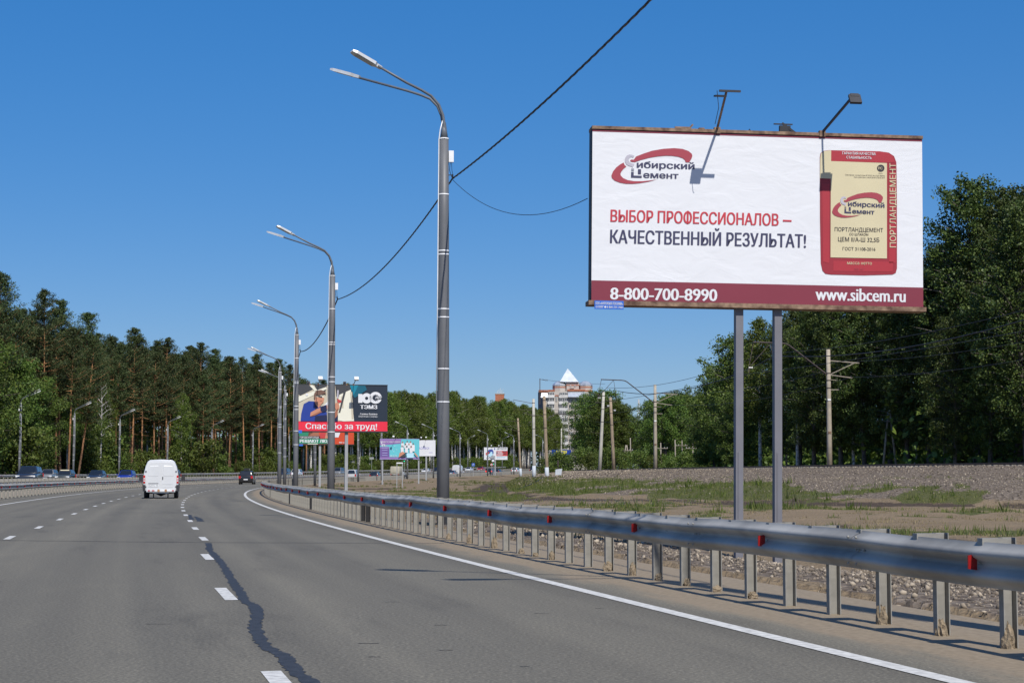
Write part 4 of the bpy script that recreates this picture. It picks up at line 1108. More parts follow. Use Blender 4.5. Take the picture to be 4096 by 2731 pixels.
def stub(t, h, lean):
    b = MB(); b.bar((lean - .5, 0, h - 1), (lean - .5, 0, h + 2.1), .09); b.bar((lean - .5, 0, h + 2.0), (lean + .1, 0, h + 1.9), .05); b.bar((lean - .5, 0, h + .6), (lean, 0, h + .6), .05); b.build('steel_mast', RUSTA, t)
    b = MB(); b.tube([(lean, 0, h - 3.0), (lean + 1.2, 0, h - 2.2), (lean + 2.6, 0, h - 2.1)], .05, 6); b.bar((lean, 0, h - 2.4), (lean - 1.6, 0, h - 2.2), .06); b.bar((lean, 0, h - 4.0), (lean + 1.8, 0, h - 3.9), .05); b.build('cross_arm', RUSTA, t)
    for z in (h + 1.9, h + .6):
        b = MB()
        for k in range(3): b.tube([(lean + .15 + .12 * k, 0, z), (lean + .19 + .12 * k, 0, z)], .1, 8)
        b.build('insulator', DARKI, t)
def insul_arm(t, h, lean):
    brackets(2, -1, 1.5)(t, h, lean)
    b = MB(); b.bar((lean, 0, h - .6), (lean + .9, 0, h - .6), .06); b.build('cross_arm', RUSTA, t)
    b = MB(); [b.tube([(lean + .5 + .1 * k, 0, h - 1.9), (lean + .5 + .1 * k, 0, h - 1.7)], .05, 6) for k in range(3)]; b.build('insulator', INSUL, t)
plain_pole('leaning concrete pole with whitewashed foot, standing at the end of the embankment', 1.5, 303, .80, 10, -.5, CONCB, True, .21, brackets(3, -1, 4.0))
plain_pole('straight pale concrete pole with whitewashed foot', 2.8, 227, .85, 10, -.06, CONCG, True, .23, brackets(4, -1, 2.6))
plain_pole('leaning brown concrete pole with whitewashed foot and steel mast on top', 4.2, 213, .60, 10, -.36, CONCB, True, .24, stub)
plain_pole('pale concrete pole leaning towards the gantry beside a brown one', 11.5, 234, 1.75, 10.3, .55, CONCG, False, .25, insul_arm)
plain_pole('brown concrete pole leaning towards the pale one', 14.2, 249, 1.9, 10.1, -.43, CONCB, False, .26, insul_arm)
plain_pole('thin concrete pole far along the track, rising over the bushes', 20, 440, 2.3, 8.4, -.2, CONCB, False, .16, brackets(2, -1, 2))
plain_pole('slim white pole in front of the dark blue billboard', 10.5, 382, 1.9, 9.2, .1, CONCG, False, .17)
def wood_pole(label, x, y, zb, h, cross=True, aframe=False):
    t = thing('telegraph_pole', label, 'telegraph pole', (x, y, zb), 0, 'telegraph poles beyond the track')
    b = MB()
    if aframe:
        b.tube([(-.75, 0, -.5), (-.05, 0, h)], [.12, .09], 8); b.build('leg', WOODP, t, True); b = MB(); b.tube([(.75, 0, -.5), (.08, 0, h)], [.12, .09], 8); b.build('leg', WOODP, t, True)
    else:
        b.tube([(0, 0, -.5), (.03, 0, h * .5), (0, 0, h)], [.12, .10, .085], 8); b.build('pole', WOODP, t, True)
    if cross:
        b = MB(); b.box((0, -.1, h - .9), (2.3, .09, .1)); b.build('cross_arm', WOODP, t)
        b = MB()
        for k in (-1.05, -.6, .6, 1.05): b.tube([(k, -.1, h - .84), (k, -.1, h - .68)], [.05, .03], 6)
        b.build('insulator', INSUL, t)
zt = lambda x, y: float(terrain(np.array([x]), np.array([y]))[0])
for lab, u, Y, top, cr, af in (('wooden A-frame telegraph pole with a short cross arm', 1438, 300, 6.2, True, True), ('bare wooden telegraph pole beside the A-frame one', 1447.5, 300, 7.4, False, False), ('telegraph pole just behind the free-standing catenary pole', 1517, 290, 6.4, True, False),
                               ('bare telegraph pole beyond the free-standing catenary pole', 1550, 300, 7.1, False, False), ('taller telegraph pole with a high narrow cross arm', 1566, 305, 7.1, True, False), ('telegraph pole with a wide cross arm and white insulators before the dark tree', 1590.5, 290, 6.4, True, False),
                               ('A-frame telegraph pole in the deep shade of the tall trees', 2041.7, 160, 6.9, True, True), ('telegraph pole half hidden behind a billboard post', 1805, 190, 7.1, True, False)):
    X = (u - 1176) / 4090 * Y; z = zt(X, Y); wood_pole(lab, X, Y, z, top - z, cr, af)

# overhead wires
def wire(label, pts, r=.018, sag=.5):
    mb = MB()
    for a, b in zip(pts[:-1], pts[1:]):
        a = Vector(a); b = Vector(b); q = []
        for i in range(13):
            s = i / 12; p = a.lerp(b, s); p.z -= 4 * sag * s * (1 - s); q.append(p)
        mb.tube(q, r, 4)
    tag(mb.build('overhead_wire', BLACKW, None), label, 'wire', 'overhead wires of the railway')
wire('upper overhead wire hung from the gantries', [(34, 90, 11.8), (21.2, 150, 11.4), (11.2, 209, 11.4), (6, 268, 11)], .02, .9)
wire('contact wire hanging below the gantries', [(32, 90, 9.6), (20.0, 150, 9.7), (10.2, 209, 9.7), (5, 268, 9.3)], .02, .25)
wire('heavy messenger cable sagging towards the billboard posts', [(33.6, 90, 11.6), (22.2, 150, 11.2), (12.4, 209, 11.0)], .035, 1.4)
wire('feeder wire on the outer brackets of the catenary poles', [(38.6, 90, 10.9), (29.2, 150, 10.75), (19.2, 209, 10.75), (13, 268, 10.5)], .018, .8)
wire('lower feeder wire on the catenary poles', [(37.5, 90, 9.6), (28.6, 150, 9.4), (18.7, 209, 9.4), (12.5, 268, 9.2)], .018, .8)
wire('insulated stay wire between the steel mast and the gantry', [(3.6, 213, 12.6), (11.0, 210, 11.9)], .015, .15)
wire('lower insulated wire between the steel mast and the pale pole', [(3.6, 213, 11.2), (11.4, 232, 10.6)], .015, .15)

# concrete anchor block, its guy and the black cable on the slope
t = thing('anchor_block', 'whitish concrete anchor block beside the brown leaning pole', 'concrete block', (5.5, 211.5, zt(5.5, 211.5)))
MB().add([(-.4, -.3, -.3), (.25, -.3, -.3), (.25, .4, -.3), (-.4, .4, -.3), (-.35, -.3, .75), (.45, -.3, .85), (.45, .4, .85), (-.35, .4, .75)], [(3, 2, 1, 0), (4, 5, 6, 7), (0, 1, 5, 4), (1, 2, 6, 5), (2, 3, 7, 6), (3, 0, 4, 7)]).build('block', WFOOT, t)
b = MB(); b.tube([(-.05, 0, .7), (-.05, 0, 1.9)], .05, 6); b.tube([(-.05, 0, 1.2), (-.05, 0, 1.8)], .1, 6); b.build('tensioner', RUSTA, t)
pts = []
for s in np.linspace(0, 1, 14):
    x = 4.1 - 3.6 * s; y = 212 - 62 * s; pts.append((x, y, zt(x, y) + .05))
tag(MB().tube(pts, .05, 5).build('ground_cable', BLACKW, None), 'black cable lying down the grassy bank below the leaning brown pole', 'cable')

# trackside cabinet
CABG = mat('cabinet_paint', (.55, .60, .66), .5, var=.06)
x, y = (1493 - 1176) / 4090 * 285., 285.
t = thing('trackside_cabinet', 'small pale blue relay cabinet beyond the track near the catenary pole', 'cabinet', (x, y, zt(x, y)))
MB().box((0, 0, 1.25), (.8, .6, 1.5)).build('body', CABG, t); MB().box((0, -.31, 1.25), (.64, .03, 1.3)).build('door', WFOOT, t)
for px in (-.3, .3): MB().box((px, 0, .25), (.08, .4, .6)).build('leg', CABG, t)
b = MB(); [b.tube([(px, 0, 2), (px, 0, 2.35)], .04, 6) for px in (-.25, 0, .25)]; b.build('insulator', INSUL, t)

# ------------------------------------------------------------------ apartment tower and other far buildings
GCONC = mat('panel_grey', (.44, .40, .36), .8, var=.08, scale=.6); GWHITE = mat('panel_white', (.58, .57, .55), .7, var=.06, scale=.6); BRICK = mat('brick_red', (.36, .13, .07), .85, var=.15, scale=2)
ZINC = mat('zinc_roof', (.56, .60, .64), .32, metal=.55, var=.12, scale=.8, bump=.1, bscale=2); WGLASS = mat('window_glass', (.03, .035, .045), .1, var=.2, scale=1, spec=.8)
BK = .03403
def bx_(x): return (x - 575) * BK
def bz_(y): return (1380 - y) * BK
tw = thing('apartment_tower', 'grey apartment tower with brick bands, silver domes and a pyramid roof', 'building', (23.0, 760, 3.1), 0.0)
def wallbox(name, x0, x1, y0, y1, yfront, depth, m):
    b = MB(); b.box(((bx_(x0) + bx_(x1)) / 2, yfront + depth / 2, (bz_(y0) + bz_(y1)) / 2), (bx_(x1) - bx_(x0), depth, bz_(y1) - bz_(y0))); return b.build(name, m, tw)
wallbox('wall', 300, 860, 1420, 390, 0, 16, GCONC)
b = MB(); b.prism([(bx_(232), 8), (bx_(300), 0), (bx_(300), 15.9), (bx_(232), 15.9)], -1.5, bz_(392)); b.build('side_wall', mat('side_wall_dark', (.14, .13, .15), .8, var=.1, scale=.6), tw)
b = MB(); b.prism([(bx_(860), 0), (bx_(905), 6), (bx_(905), 15.9), (bx_(860), 15.9)], -1.5, bz_(392)); b.build('side_wall', GCONC, tw)
wallbox('brick_band', 235, 355, 400, 374, -.25, 10, BRICK); wallbox('brick_band', 355, 435, 392, 372, -.2, 10, BRICK); wallbox('brick_band', 595, 815, 388, 366, -.4, 10, BRICK); wallbox('brick_band', 815, 905, 392, 376, -.1, 10, BRICK)
FL = [(408, 438), (472, 518), (556, 602), (640, 690), (726, 770), (812, 856), (898, 940), (984, 1026), (1070, 1112), (1156, 1198), (1242, 1284)]
def win(x0, x1, y0, y1, yf, par=None):
    f = MB(); f.box(((bx_(x0) + bx_(x1)) / 2, yf, (bz_(y0) + bz_(y1)) / 2), (bx_(x1) - bx_(x0), .12, bz_(y0) - bz_(y1))); w = f.build('window', GWHITE, tw)
    n = max(2, int(round((x1 - x0) / 20))); p = (x1 - x0) / n
    for k in range(n):
        g = MB(); a0 = x0 + k * p + 2.5; a1 = x0 + (k + 1) * p - 2.5
        g.box(((bx_(a0) + bx_(a1)) / 2, yf - .045, (bz_(y0 + 3) + bz_(y1 - 3)) / 2), (bx_(a1) - bx_(a0), .06, bz_(y0 + 3) - bz_(y1 - 3))); g.build('pane', WGLASS, w)
for k, (a, c) in enumerate(FL):
    wallbox('balcony', 345, 432, c + 36, c + 2, -1.3, 1.3, GWHITE); win(350, 428, a, c, -.9)
    wallbox('balcony', 488, 602, c + 36, c + 2, -1.0, 1.0, GWHITE); win(492, 598, a, c, -.7)
    if k > 0: win(612, 670, a, c, -.1); win(690, 780, a, c, -.1); win(315, 338, a + 6, c, -.1)
wallbox('brick_bay', 436, 482, 452, 440, -.3, .4, BRICK); win(445, 468, 455, 515, -.2)
b = MB(); b.add([(bx_(602), -2.0, bz_(465)), (bx_(815), -2.0, bz_(465)), (bx_(815), .2, bz_(390)), (bx_(602), .2, bz_(390))], [(0, 1, 2, 3)]); b.build('sloping_roof', ZINC, tw)
b = MB(); b.add([(bx_(260), -1.2, bz_(470)), (bx_(345), -1.2, bz_(470)), (bx_(345), .2, bz_(402)), (bx_(270), .2, bz_(402))], [(0, 1, 2, 3)]); b.build('sloping_roof', ZINC, tw)
def drum(cx, r, name='dome'):
    b = MB(); b.tube([(bx_(cx), 5, bz_(392)), (bx_(cx), 5, bz_(308))], r, 8); d = b.build('drum', GCONC, tw)
    b = MB(); b.tube([(bx_(cx), 5, bz_(343)), (bx_(cx), 5, bz_(330))], r + .08, 8); b.build('brick_band', BRICK, d)
    b = MB(); b.tube([(bx_(cx), 5, bz_(310)), (bx_(cx), 5, bz_(304)), (bx_(cx), 5, bz_(285)), (bx_(cx), 5, bz_(266)), (bx_(cx), 5, bz_(254))], [r + .25, r + .1, r * .86, r * .6, r * .25], 8); b.build('dome', ZINC, tw)
drum(502, 3.05); drum(826, 3.05)
wallbox('roof_block', 586, 742, 392, 272, 3, 7, GCONC); wallbox('brick_band', 584, 744, 315, 303, 2.9, 7.2, BRICK)
win(625, 648, 310, 328, 2.9); win(680, 702, 310, 328, 2.9); wallbox('parapet_opening', 625, 680, 362, 350, 2.9, .2, FRAMED)
b = MB(); x0, x1 = bx_(500), bx_(738); zb_, za = bz_(270), bz_(92)
cx_, cy_ = (x0 + x1) / 2 - .5, 6.5
for s in range(1): b.add([(x0, 2.2, zb_), (x1, 2.2, zb_), (x1, 11, zb_), (x0, 11, zb_), (cx_, cy_, za)], [(0, 1, 4), (1, 2, 4), (2, 3, 4), (3, 0, 4), (3, 2, 1, 0)])
b.build('pyramid_roof', ZINC, tw)
# brick block behind the wood
bb = thing('brick_building', 'top of a red brick block with antennas above the far birches', 'building', (-5.8, 840, 3))
MB().box((0, 5, 16.2), (4.2, 10, 40)).build('wall', BRICK, bb); MB().box((0, 5, 36.35), (4.6, 10.4, .3)).build('roof', GCONC, bb)
for k, px in enumerate((-1.2, -.4, .3, .9, 1.5)): MB().tube([(px, 2, 36), (px, 2, 38.1 + .5 * (k % 3))], .09, 5).build('antenna', GWHITE, bb)
# lattice mast far behind the small trees
lm = thing('lattice_mast', 'white lattice mast showing in the gap between the small trees', 'mast', ((1467 - 1176) / 4090 * 620., 620, 2.5))
b = MB(); H_ = 25.0
for sx in (-1, 1):
    for sy in (-1, 1): b.bar((sx * 1.1, sy * 1.1, 0), (sx * .15, sy * .15, H_), .12)
b.build('leg_frame', GWHITE, lm)
b = MB()
for k in range(10):
    z0 = H_ * k / 10; z1 = H_ * (k + 1) / 10; w0 = 1.1 - .95 * k / 10; w1 = 1.1 - .95 * (k + 1) / 10
    b.bar((-w0, -w0, z0), (w1, -w1, z1), .08); b.bar((w0, -w0, z0), (-w1, -w1, z1), .08); b.bar((-w1, -w1, z1), (w1, -w1, z1), .08)
b.build('bracing', GWHITE, lm)
b = MB(); b.bar((0, 0, H_ - 8), (-4.5, 0, H_ - 7.6), .12); b.build('cross_arm', GWHITE, lm)

# ------------------------------------------------------------------ signs and traffic lights along the far road
SIGNB = mat('sign_blue', (.02, .10, .45), .4, var=.04); SIGNW = mat('sign_white', (.75, .76, .77), .4, var=.04); SIGNR = mat('sign_red', (.55, .03, .03), .4, var=.05); SIGNG = mat('sign_back', (.40, .42, .43), .5, metal=.3, var=.06)
GREENL = mat('green_signal', (.02, .9, .42), .3, var=.02, emit=1.4)
def sign_post(name, label, t, d, h, cat='road sign'):
    g = thing(name, label, cat, P(t, d), head(t), None); MB().tube([(0, 0, -.3), (0, 0, h)], .04, 6).build('post', SIGNG, g); return g
g = sign_post('road_sign', 'round road sign seen from behind at the forest edge', 455, 35.0, 3.2); MB().tube([(0, -.05, 2.9), (0, -.02, 2.9)], .36, 20).build('sign_disc', SIGNG, g)
g = sign_post('road_sign', 'square blue turn-back sign beside the far guardrail', 430, -2.2, 3.0)
pl = MB().box((0, -.05, 2.75), (.75, .03, .75)).build('sign_plate', SIGNB, g)
MB().tube([(-.14, -.08, 2.5), (-.14, -.08, 2.85), (-.1, -.08, 2.95), (0, -.08, 3.0), (.1, -.08, 2.95), (.14, -.08, 2.85), (.14, -.08, 2.55)], .04, 5).build('arrow', SIGNW, pl)
g = sign_post('road_sign', 'round red-rimmed no-turning sign beside the far guardrail', 452, -2.2, 2.9)
pl = MB().tube([(0, -.05, 2.7), (0, -.02, 2.7)], .34, 20).build('sign_disc', SIGNR, g); MB().tube([(0, -.07, 2.7), (0, -.055, 2.7)], .26, 20).build('sign_face', SIGNW, pl); MB().tube([(-.07, -.08, 2.55), (-.07, -.08, 2.78), (.07, -.08, 2.78), (.07, -.08, 2.6)], .03, 5).build('arrow', BLACKI, pl); MB().bar((-.2, -.085, 2.9), (.2, -.085, 2.5), .05).build('bar', SIGNR, pl)
def signal(label, t, d, h):
    g = sign_post('traffic_light', label, t, d, h, 'traffic light')
    MB().box((0, -.1, h - .45), (.34, .2, .95)).build('housing', FRAMED, g)
    for k, m in enumerate((FRAMED, FRAMED, GREENL)): MB().tube([(0, -.24, h - .15 - .3 * k), (0, -.2, h - .15 - .3 * k)], .12, 12).build('lens', m, g)
signal('traffic light showing green above the canvas truck', 487, 30.5, 3.9)
signal('traffic light above the white minibus', 455, 4.4 - 6.5, 3.6)
g = sign_post('road_sign', 'rectangular sign plates on a mast beside the white minibus', 452, -2.6, 5.6); MB().box((0, -.05, 4.6), (1.1, .03, .7)).build('sign_plate', SIGNG, g); MB().box((0, -.05, 3.7), (.6, .03, .5)).build('sign_plate', SIGNW, g)
g = sign_post('road_sign', 'pale sign plate on a post left of the green signal, under the purple billboard', 470, 34.6, 4.2); MB().box((0, -.05, 3.9), (1.2, .03, .6)).build('sign_plate', SIGNG, g)
g = thing('metal_portal', 'narrow portal of two grey posts with a white crossbar on the verge', 'metal frame', (-13.4, 213, zt(-13.4, 213)))
for px in (-.33, .33): MB().box((px, 0, 1.4), (.09, .09, 3.2)).build('post', POSTL, g)
MB().box((0, 0, 2.98), (.76, .12, .14)).build('crossbar', SIGNW, g)
# ------------------------------------------------------------------ vehicles (local frame: +y forward, +x right)
GLASSC = mat('car_glass', (.012, .016, .022), .08, var=.1, spec=.8); TYRE = mat('tyre_rubber', (.018, .018, .019), .85, var=.2); RIM = mat('wheel_rim', (.35, .36, .37), .4, metal=.6, var=.1); TAILR = mat('tail_light_red', (.45, .012, .012), .25, var=.1); TAILON = mat('brake_light_lit', (.9, .03, .02), .25, var=.05, emit=.8)
HEADL = mat('headlight_glass', (.70, .72, .74), .15, var=.1, spec=.8); PLATE = mat('plate_white', (.72, .73, .74), .5, var=.03); UNDER = mat('underbody_black', (.02, .02, .021), .8, var=.3); TRIM = mat('black_trim', (.025, .025, .028), .6, var=.2); RUSTB = mat('rust_spots', (.36, .20, .10), .8, var=.35, scale=12)
def paint(name, col, rough=.25): return mat('car_paint_' + name, col, rough, var=.03, scale=2, coat=.6)
PWHITE = paint('white', (.60, .61, .62)); PBLACK = paint('black', (.012, .012, .014)); PDARK = paint('dark_blue', (.018, .022, .035)); PGREY = paint('grey', (.16, .165, .17)); PGREEN = paint('grey_green', (.045, .052, .048)); PBLUE_ = paint('blue', (.012, .03, .24)); PSILV = paint('silver', (.46, .47, .48), .3); PRED = paint('red', (.33, .014, .012)); PBEIGE = paint('beige', (.30, .28, .235)); PSTEELB = paint('steel_blue', (.08, .12, .18))
def lathe_wheel(par, x, y, r, w):
    b = MB(); s = 1 if x > 0 else -1
    b.tube([(x - s * w / 2, y, r), (x - s * w * .42, y, r), (x + s * w * .42, y, r), (x + s * w / 2, y, r)], [r * .9, r, r, r * .9], 16); wv = b.build('wheel', TYRE, par, False)
    b = MB(); b.tube([(x + s * w * .45, y, r), (x + s * w * .54, y, r)], [r * .64, r * .58], 12); b.build('rim', RIM, wv)
def loft(rings):
    n = len(rings[0]); vs = [p for r in rings for p in r]; fs = []
    for i in range(len(rings) - 1):
        for k in range(n - 1): fs.append((i * n + k, i * n + k + 1, (i + 1) * n + k + 1, (i + 1) * n + k))
        fs.append((i * n + n - 1, i * n, (i + 1) * n, (i + 1) * n + n - 1))
    fs.append(tuple(range(n - 1, -1, -1))); fs.append(tuple((len(rings) - 1) * n + k for k in range(n)))
    return vs, fs
def bevel_mesh(vs, fs, m, off=.05, seg=2, name='body'):
    bm = bmesh.new(); V = [bm.verts.new(v) for v in vs]
    for f in fs:
        try: bm.faces.new([V[i] for i in f])
        except ValueError: pass
    bmesh.ops.recalc_face_normals(bm, faces=bm.faces)
    ed = [e for e in bm.edges if len(e.link_faces) == 2 and e.calc_face_angle(0) > .35]
    bmesh.ops.bevel(bm, geom=ed, offset=off, segments=seg, affect='EDGES', profile=.5, clamp_overlap=True)
    me = bpy.data.meshes.new(name); bm.to_mesh(me); bm.free(); me.materials.append(m)
    for p in me.polygons: p.use_smooth = True
    return me
KINDS_ = {  # L, W, H, hood height, belt, tail height, cabin: rear base, rear top, front top, front base (fractions of L from the tail), wheel radius
    'sedan': (4.4, 1.74, 1.44, .80, .92, .96, .14, .27, .60, .76, .30), 'hatch': (4.0, 1.70, 1.48, .84, .95, .98, .02, .09, .60, .76, .30), 'suv': (4.5, 1.84, 1.70, 1.0, 1.08, 1.1, .01, .07, .62, .76, .35),
    'minivan': (4.6, 1.72, 1.92, 1.0, 1.12, 1.12, .01, .03, .72, .88, .32), 'old': (4.1, 1.62, 1.46, .86, .92, .94, .01, .06, .60, .70, .29)}
def quad_on(a, b, c, d, u0, u1, v0, v1, off):
    a, b, c, d = Vector(a), Vector(b), Vector(c), Vector(d)
    f = lambda u, v: a * (1 - u) * (1 - v) + b * u * (1 - v) + c * u * v + d * (1 - u) * v
    n = (b - a).cross(d - a).normalized()
    return [f(u0, v0) + n * off, f(u1, v0) + n * off, f(u1, v1) + n * off, f(u0, v1) + n * off]
def car(kind, label, p, t, d, facing=1, group=None, lit=False, yaw=0.0, visor=False, roofbox=False):
    L, W, H, hh, belt, tail, rb, rt, ft, fb, wr = KINDS_[kind]
    g = thing('parked' if False else 'car', label, 'car', P(t, d), head(t) + (0 if facing > 0 else math.pi) + yaw, group)
    w = W / 2; Y = lambda k: (k - .5) * L
    st = [(0, .84, .30, tail - .1), (.025, .95, .22, tail), (rb + .12, 1, .2, belt + .01), (.5, 1, .2, belt), (fb, .99, .2, belt - .02), (.93, .95, .2, hh), (.985, .88, .26, hh - .12), (1.0, .78, .32, hh - .28)]
    rings = []
    for k, wf, zb, ztop in st:
        ww = w * wf; mid = zb + (ztop - zb) * .5
        rings.append([(-ww * .93, Y(k), zb), (-ww, Y(k), mid), (-ww * .96, Y(k), ztop - .06), (-ww * .86, Y(k), ztop), (ww * .86, Y(k), ztop), (ww * .96, Y(k), ztop - .06), (ww, Y(k), mid), (ww * .93, Y(k), zb)])
    vs, fs = loft(rings)
    bl = w * .95; tl = w * .74
    base = belt - .03
    c = [(-bl, Y(rb), base), (bl, Y(rb), base), (bl, Y(fb), base), (-bl, Y(fb), base), (-tl, Y(rt), H - .03), (tl, Y(rt), H - .03), (tl * .96, Y(ft), H), (-tl * .96, Y(ft), H)]
    body = link('body', bevel_mesh(vs, fs, p, .035), g)
    link('cabin', bevel_mesh(c, [(3, 2, 1, 0), (4, 5, 6, 7), (0, 1, 5, 4), (1, 2, 6, 5), (2, 3, 7, 6), (3, 0, 4, 7)], p, .07, name='cabin'), g)
    def pane(name, q, par=g): return MB().poly(q).build(name, GLASSC, par)
    pane('rear_window', quad_on(c[0], c[1], c[5], c[4], .1, .9, .14, .9, .008)); pane('windscreen', quad_on(c[2], c[3], c[7], c[6], .06, .94, .08, .93, .008))
    for s in (0, 1):
        q = (c[1], c[2], c[6], c[5]) if s == 0 else (c[3], c[0], c[4], c[7])
        a, b = ((.10, .47), (.53, .90))
        pane('side_window', quad_on(*q, a[0], a[1], .14, .88, .008)); pane('side_window', quad_on(*q, b[0], b[1], .14, .88, .008))
    for sx in (-1, 1):
        for ky in (.19, .81): lathe_wheel(g, sx * (w - .1), Y(ky), wr, .2)
        MB().box((sx * w * .82, Y(.0) - .0, tail - .2), (.26, .05, .18 if kind in ('sedan', 'hatch') else .32)).build('tail_light', TAILON if lit else TAILR, g)
        MB().box((sx * w * .74, Y(.985), hh - .2), (.34, .08, .14)).build('headlight', HEADL, g)
        MB().box((sx * (w + .08), Y(fb) - .22, belt + .06), (.18, .1, .12)).build('mirror', p, g)
    MB().box((0, -L / 2 - .012, .62 if kind != 'sedan' else .7), (.52, .02, .12)).build('number_plate', PLATE, g)
    MB().box((0, L / 2 + .005, .42), (.52, .02, .12)).build('number_plate', PLATE, g)
    MB().box((0, L / 2 - .02, .48), (W * .62, .06, .16)).build('grille', TRIM, g); MB().box((0, 0, .24), (W * .8, L * .9, .14)).build('underbody', UNDER, g)
    if visor: MB().poly(quad_on(c[2], c[3], c[7], c[6], .1, .9, .78, .93, .02)).build('sun_visor', CREAM, g)
    if roofbox:
        b = MB(); b.box((0, Y(.4), H + .18), (.7, 1.6, .28)); b.build('roof_box', PBLACK, g)
    return g
OPP = 'oncoming cars behind the median'
car('suv', 'dark off-roader, first of the oncoming cars beyond the median', PDARK, 163, 20.6, -1, OPP)
car('old', 'grey saloon partly hidden behind the dark oncoming off-roader', PGREY, 214, 28.6, -1, OPP)
car('old', 'old grey-green boxy car with a pale sun visor strip', PGREEN, 199, 23.6, -1, OPP, visor=True)
car('sedan', 'low dark saloon coming behind the old boxy car', PDARK, 205, 21.2, -1, OPP)
car('hatch', 'bright blue oncoming car', PBLUE_, 204, 17.7, -1, OPP)
car('suv', 'black oncoming car passing the white delivery van', PBLACK, 232, 16.9, -1, OPP)
car('minivan', 'dark oncoming minivan between the lamp poles', PDARK, 330, 17.8, -1, OPP)
car('suv', 'white oncoming off-roader behind the lamp poles', PWHITE, 345, 18.8, -1, OPP)
car('minivan', 'grey-brown oncoming minivan under the green and orange billboard', PGREY, 390, 20.4, -1, OPP)
car('sedan', 'white oncoming saloon right of the canvas truck', PWHITE, 468, 19.0, -1, OPP)
car('suv', 'black oncoming off-roader beside the white saloon', PBLACK, 470, 16.6, -1, OPP)
car('sedan', 'white car half hidden by the guardrail beyond the minibus', PWHITE, 520, 21, -1, OPP)
car('sedan', 'red car half hidden by the guardrail near the blue turn sign', PRED, 540, 23, -1, OPP)
OWN = 'cars driving away round the bend'
car('suv', 'black off-roader with a roof box driving away ahead of the delivery van', PBLACK, 226, 6.4, 1, OWN, yaw=.03, roofbox=True)
car('minivan', 'silver minivan driving away beyond the inner guardrail', PSILV, 311, 1.8, 1, OWN)
car('hatch', 'dark hatchback driving away ahead of the silver minivan', PDARK, 336, 1.7, 1, OWN)
car('sedan', 'blue-grey saloon beside the white minibus', PSTEELB, 426, 2.0, 1, OWN)
car('suv', 'dark car with bright red brake lights under the car-drawing billboard', PBLACK, 470, 2.0, 1, OWN, lit=True)
car('hatch', 'small dark car ahead of the one with bright brake lights', PDARK, 479, 2.1, 1, OWN)
car('suv', 'white off-roader driving away near the whitewashed poles', PWHITE, 501, 2.2, 1, OWN)
car('sedan', 'dark saloon behind the red hatchback', PDARK, 530, 3.9, 1, OWN)
car('hatch', 'red hatchback seen between the whitewashed poles', PRED, 545, 4.3, 1, OWN)
car('hatch', 'dark car just past the leaning brown pole', PDARK, 560, 5.2, 1, OWN)

# --- canvas truck
CANV = mat('canvas_cover', (.42, .39, .31), .85, var=.12, scale=2, bump=.4, bscale=3); CABP = paint('cab_white', (.6, .61, .62))
g = thing('canvas_truck', 'small truck with a beige canvas cover driving away', 'truck', P(384, 6.0), head(384) - .05, None)
vs, fs = loft([[(-1.0, y, .95), (-1.02, y, 1.9), (-.9, y, 2.45), (.9, y, 2.45), (1.02, y, 1.9), (1.0, y, .95)] for y in (-2.6, -1.7, -.8, .1, .6)])
link('canvas_cover', bevel_mesh(vs, fs, CANV, .06, name='canvas_cover'), g)
MB().box((0, -1.0, .82), (2.05, 3.3, .24)).build('load_bed', PBEIGE, g); MB().box((0, .2, .5), (.9, 5.2, .2)).build('chassis', UNDER, g)
vs, fs = loft([[(-.95, y, .5), (-.97, y, zt_ * .6), (-.8, y, zt_), (.8, y, zt_), (.97, y, zt_ * .6), (.95, y, .5)] for y, zt_ in ((.75, 1.95), (1.5, 2.0), (2.1, 1.25), (2.8, 1.1))])
link('cab', bevel_mesh(vs, fs, CABP, .06, name='cab'), g)
for sx in (-1, 1):
    for y in (-1.6, 2.1): lathe_wheel(g, sx * .85, y, .36, .24)
    MB().box((sx * .85, -2.63, .72), (.25, .06, .12)).build('tail_light', TAILR, g); MB().box((sx * 1.15, 1.7, 1.5), (.12, .1, .3)).build('mirror', TRIM, g)
    MB().box((sx * .965, 1.1, 1.55), (.02, .6, .45)).build('side_window', GLASSC, g)
MB().box((0, -2.63, .72), (.5, .04, .12)).build('number_plate', PLATE, g)

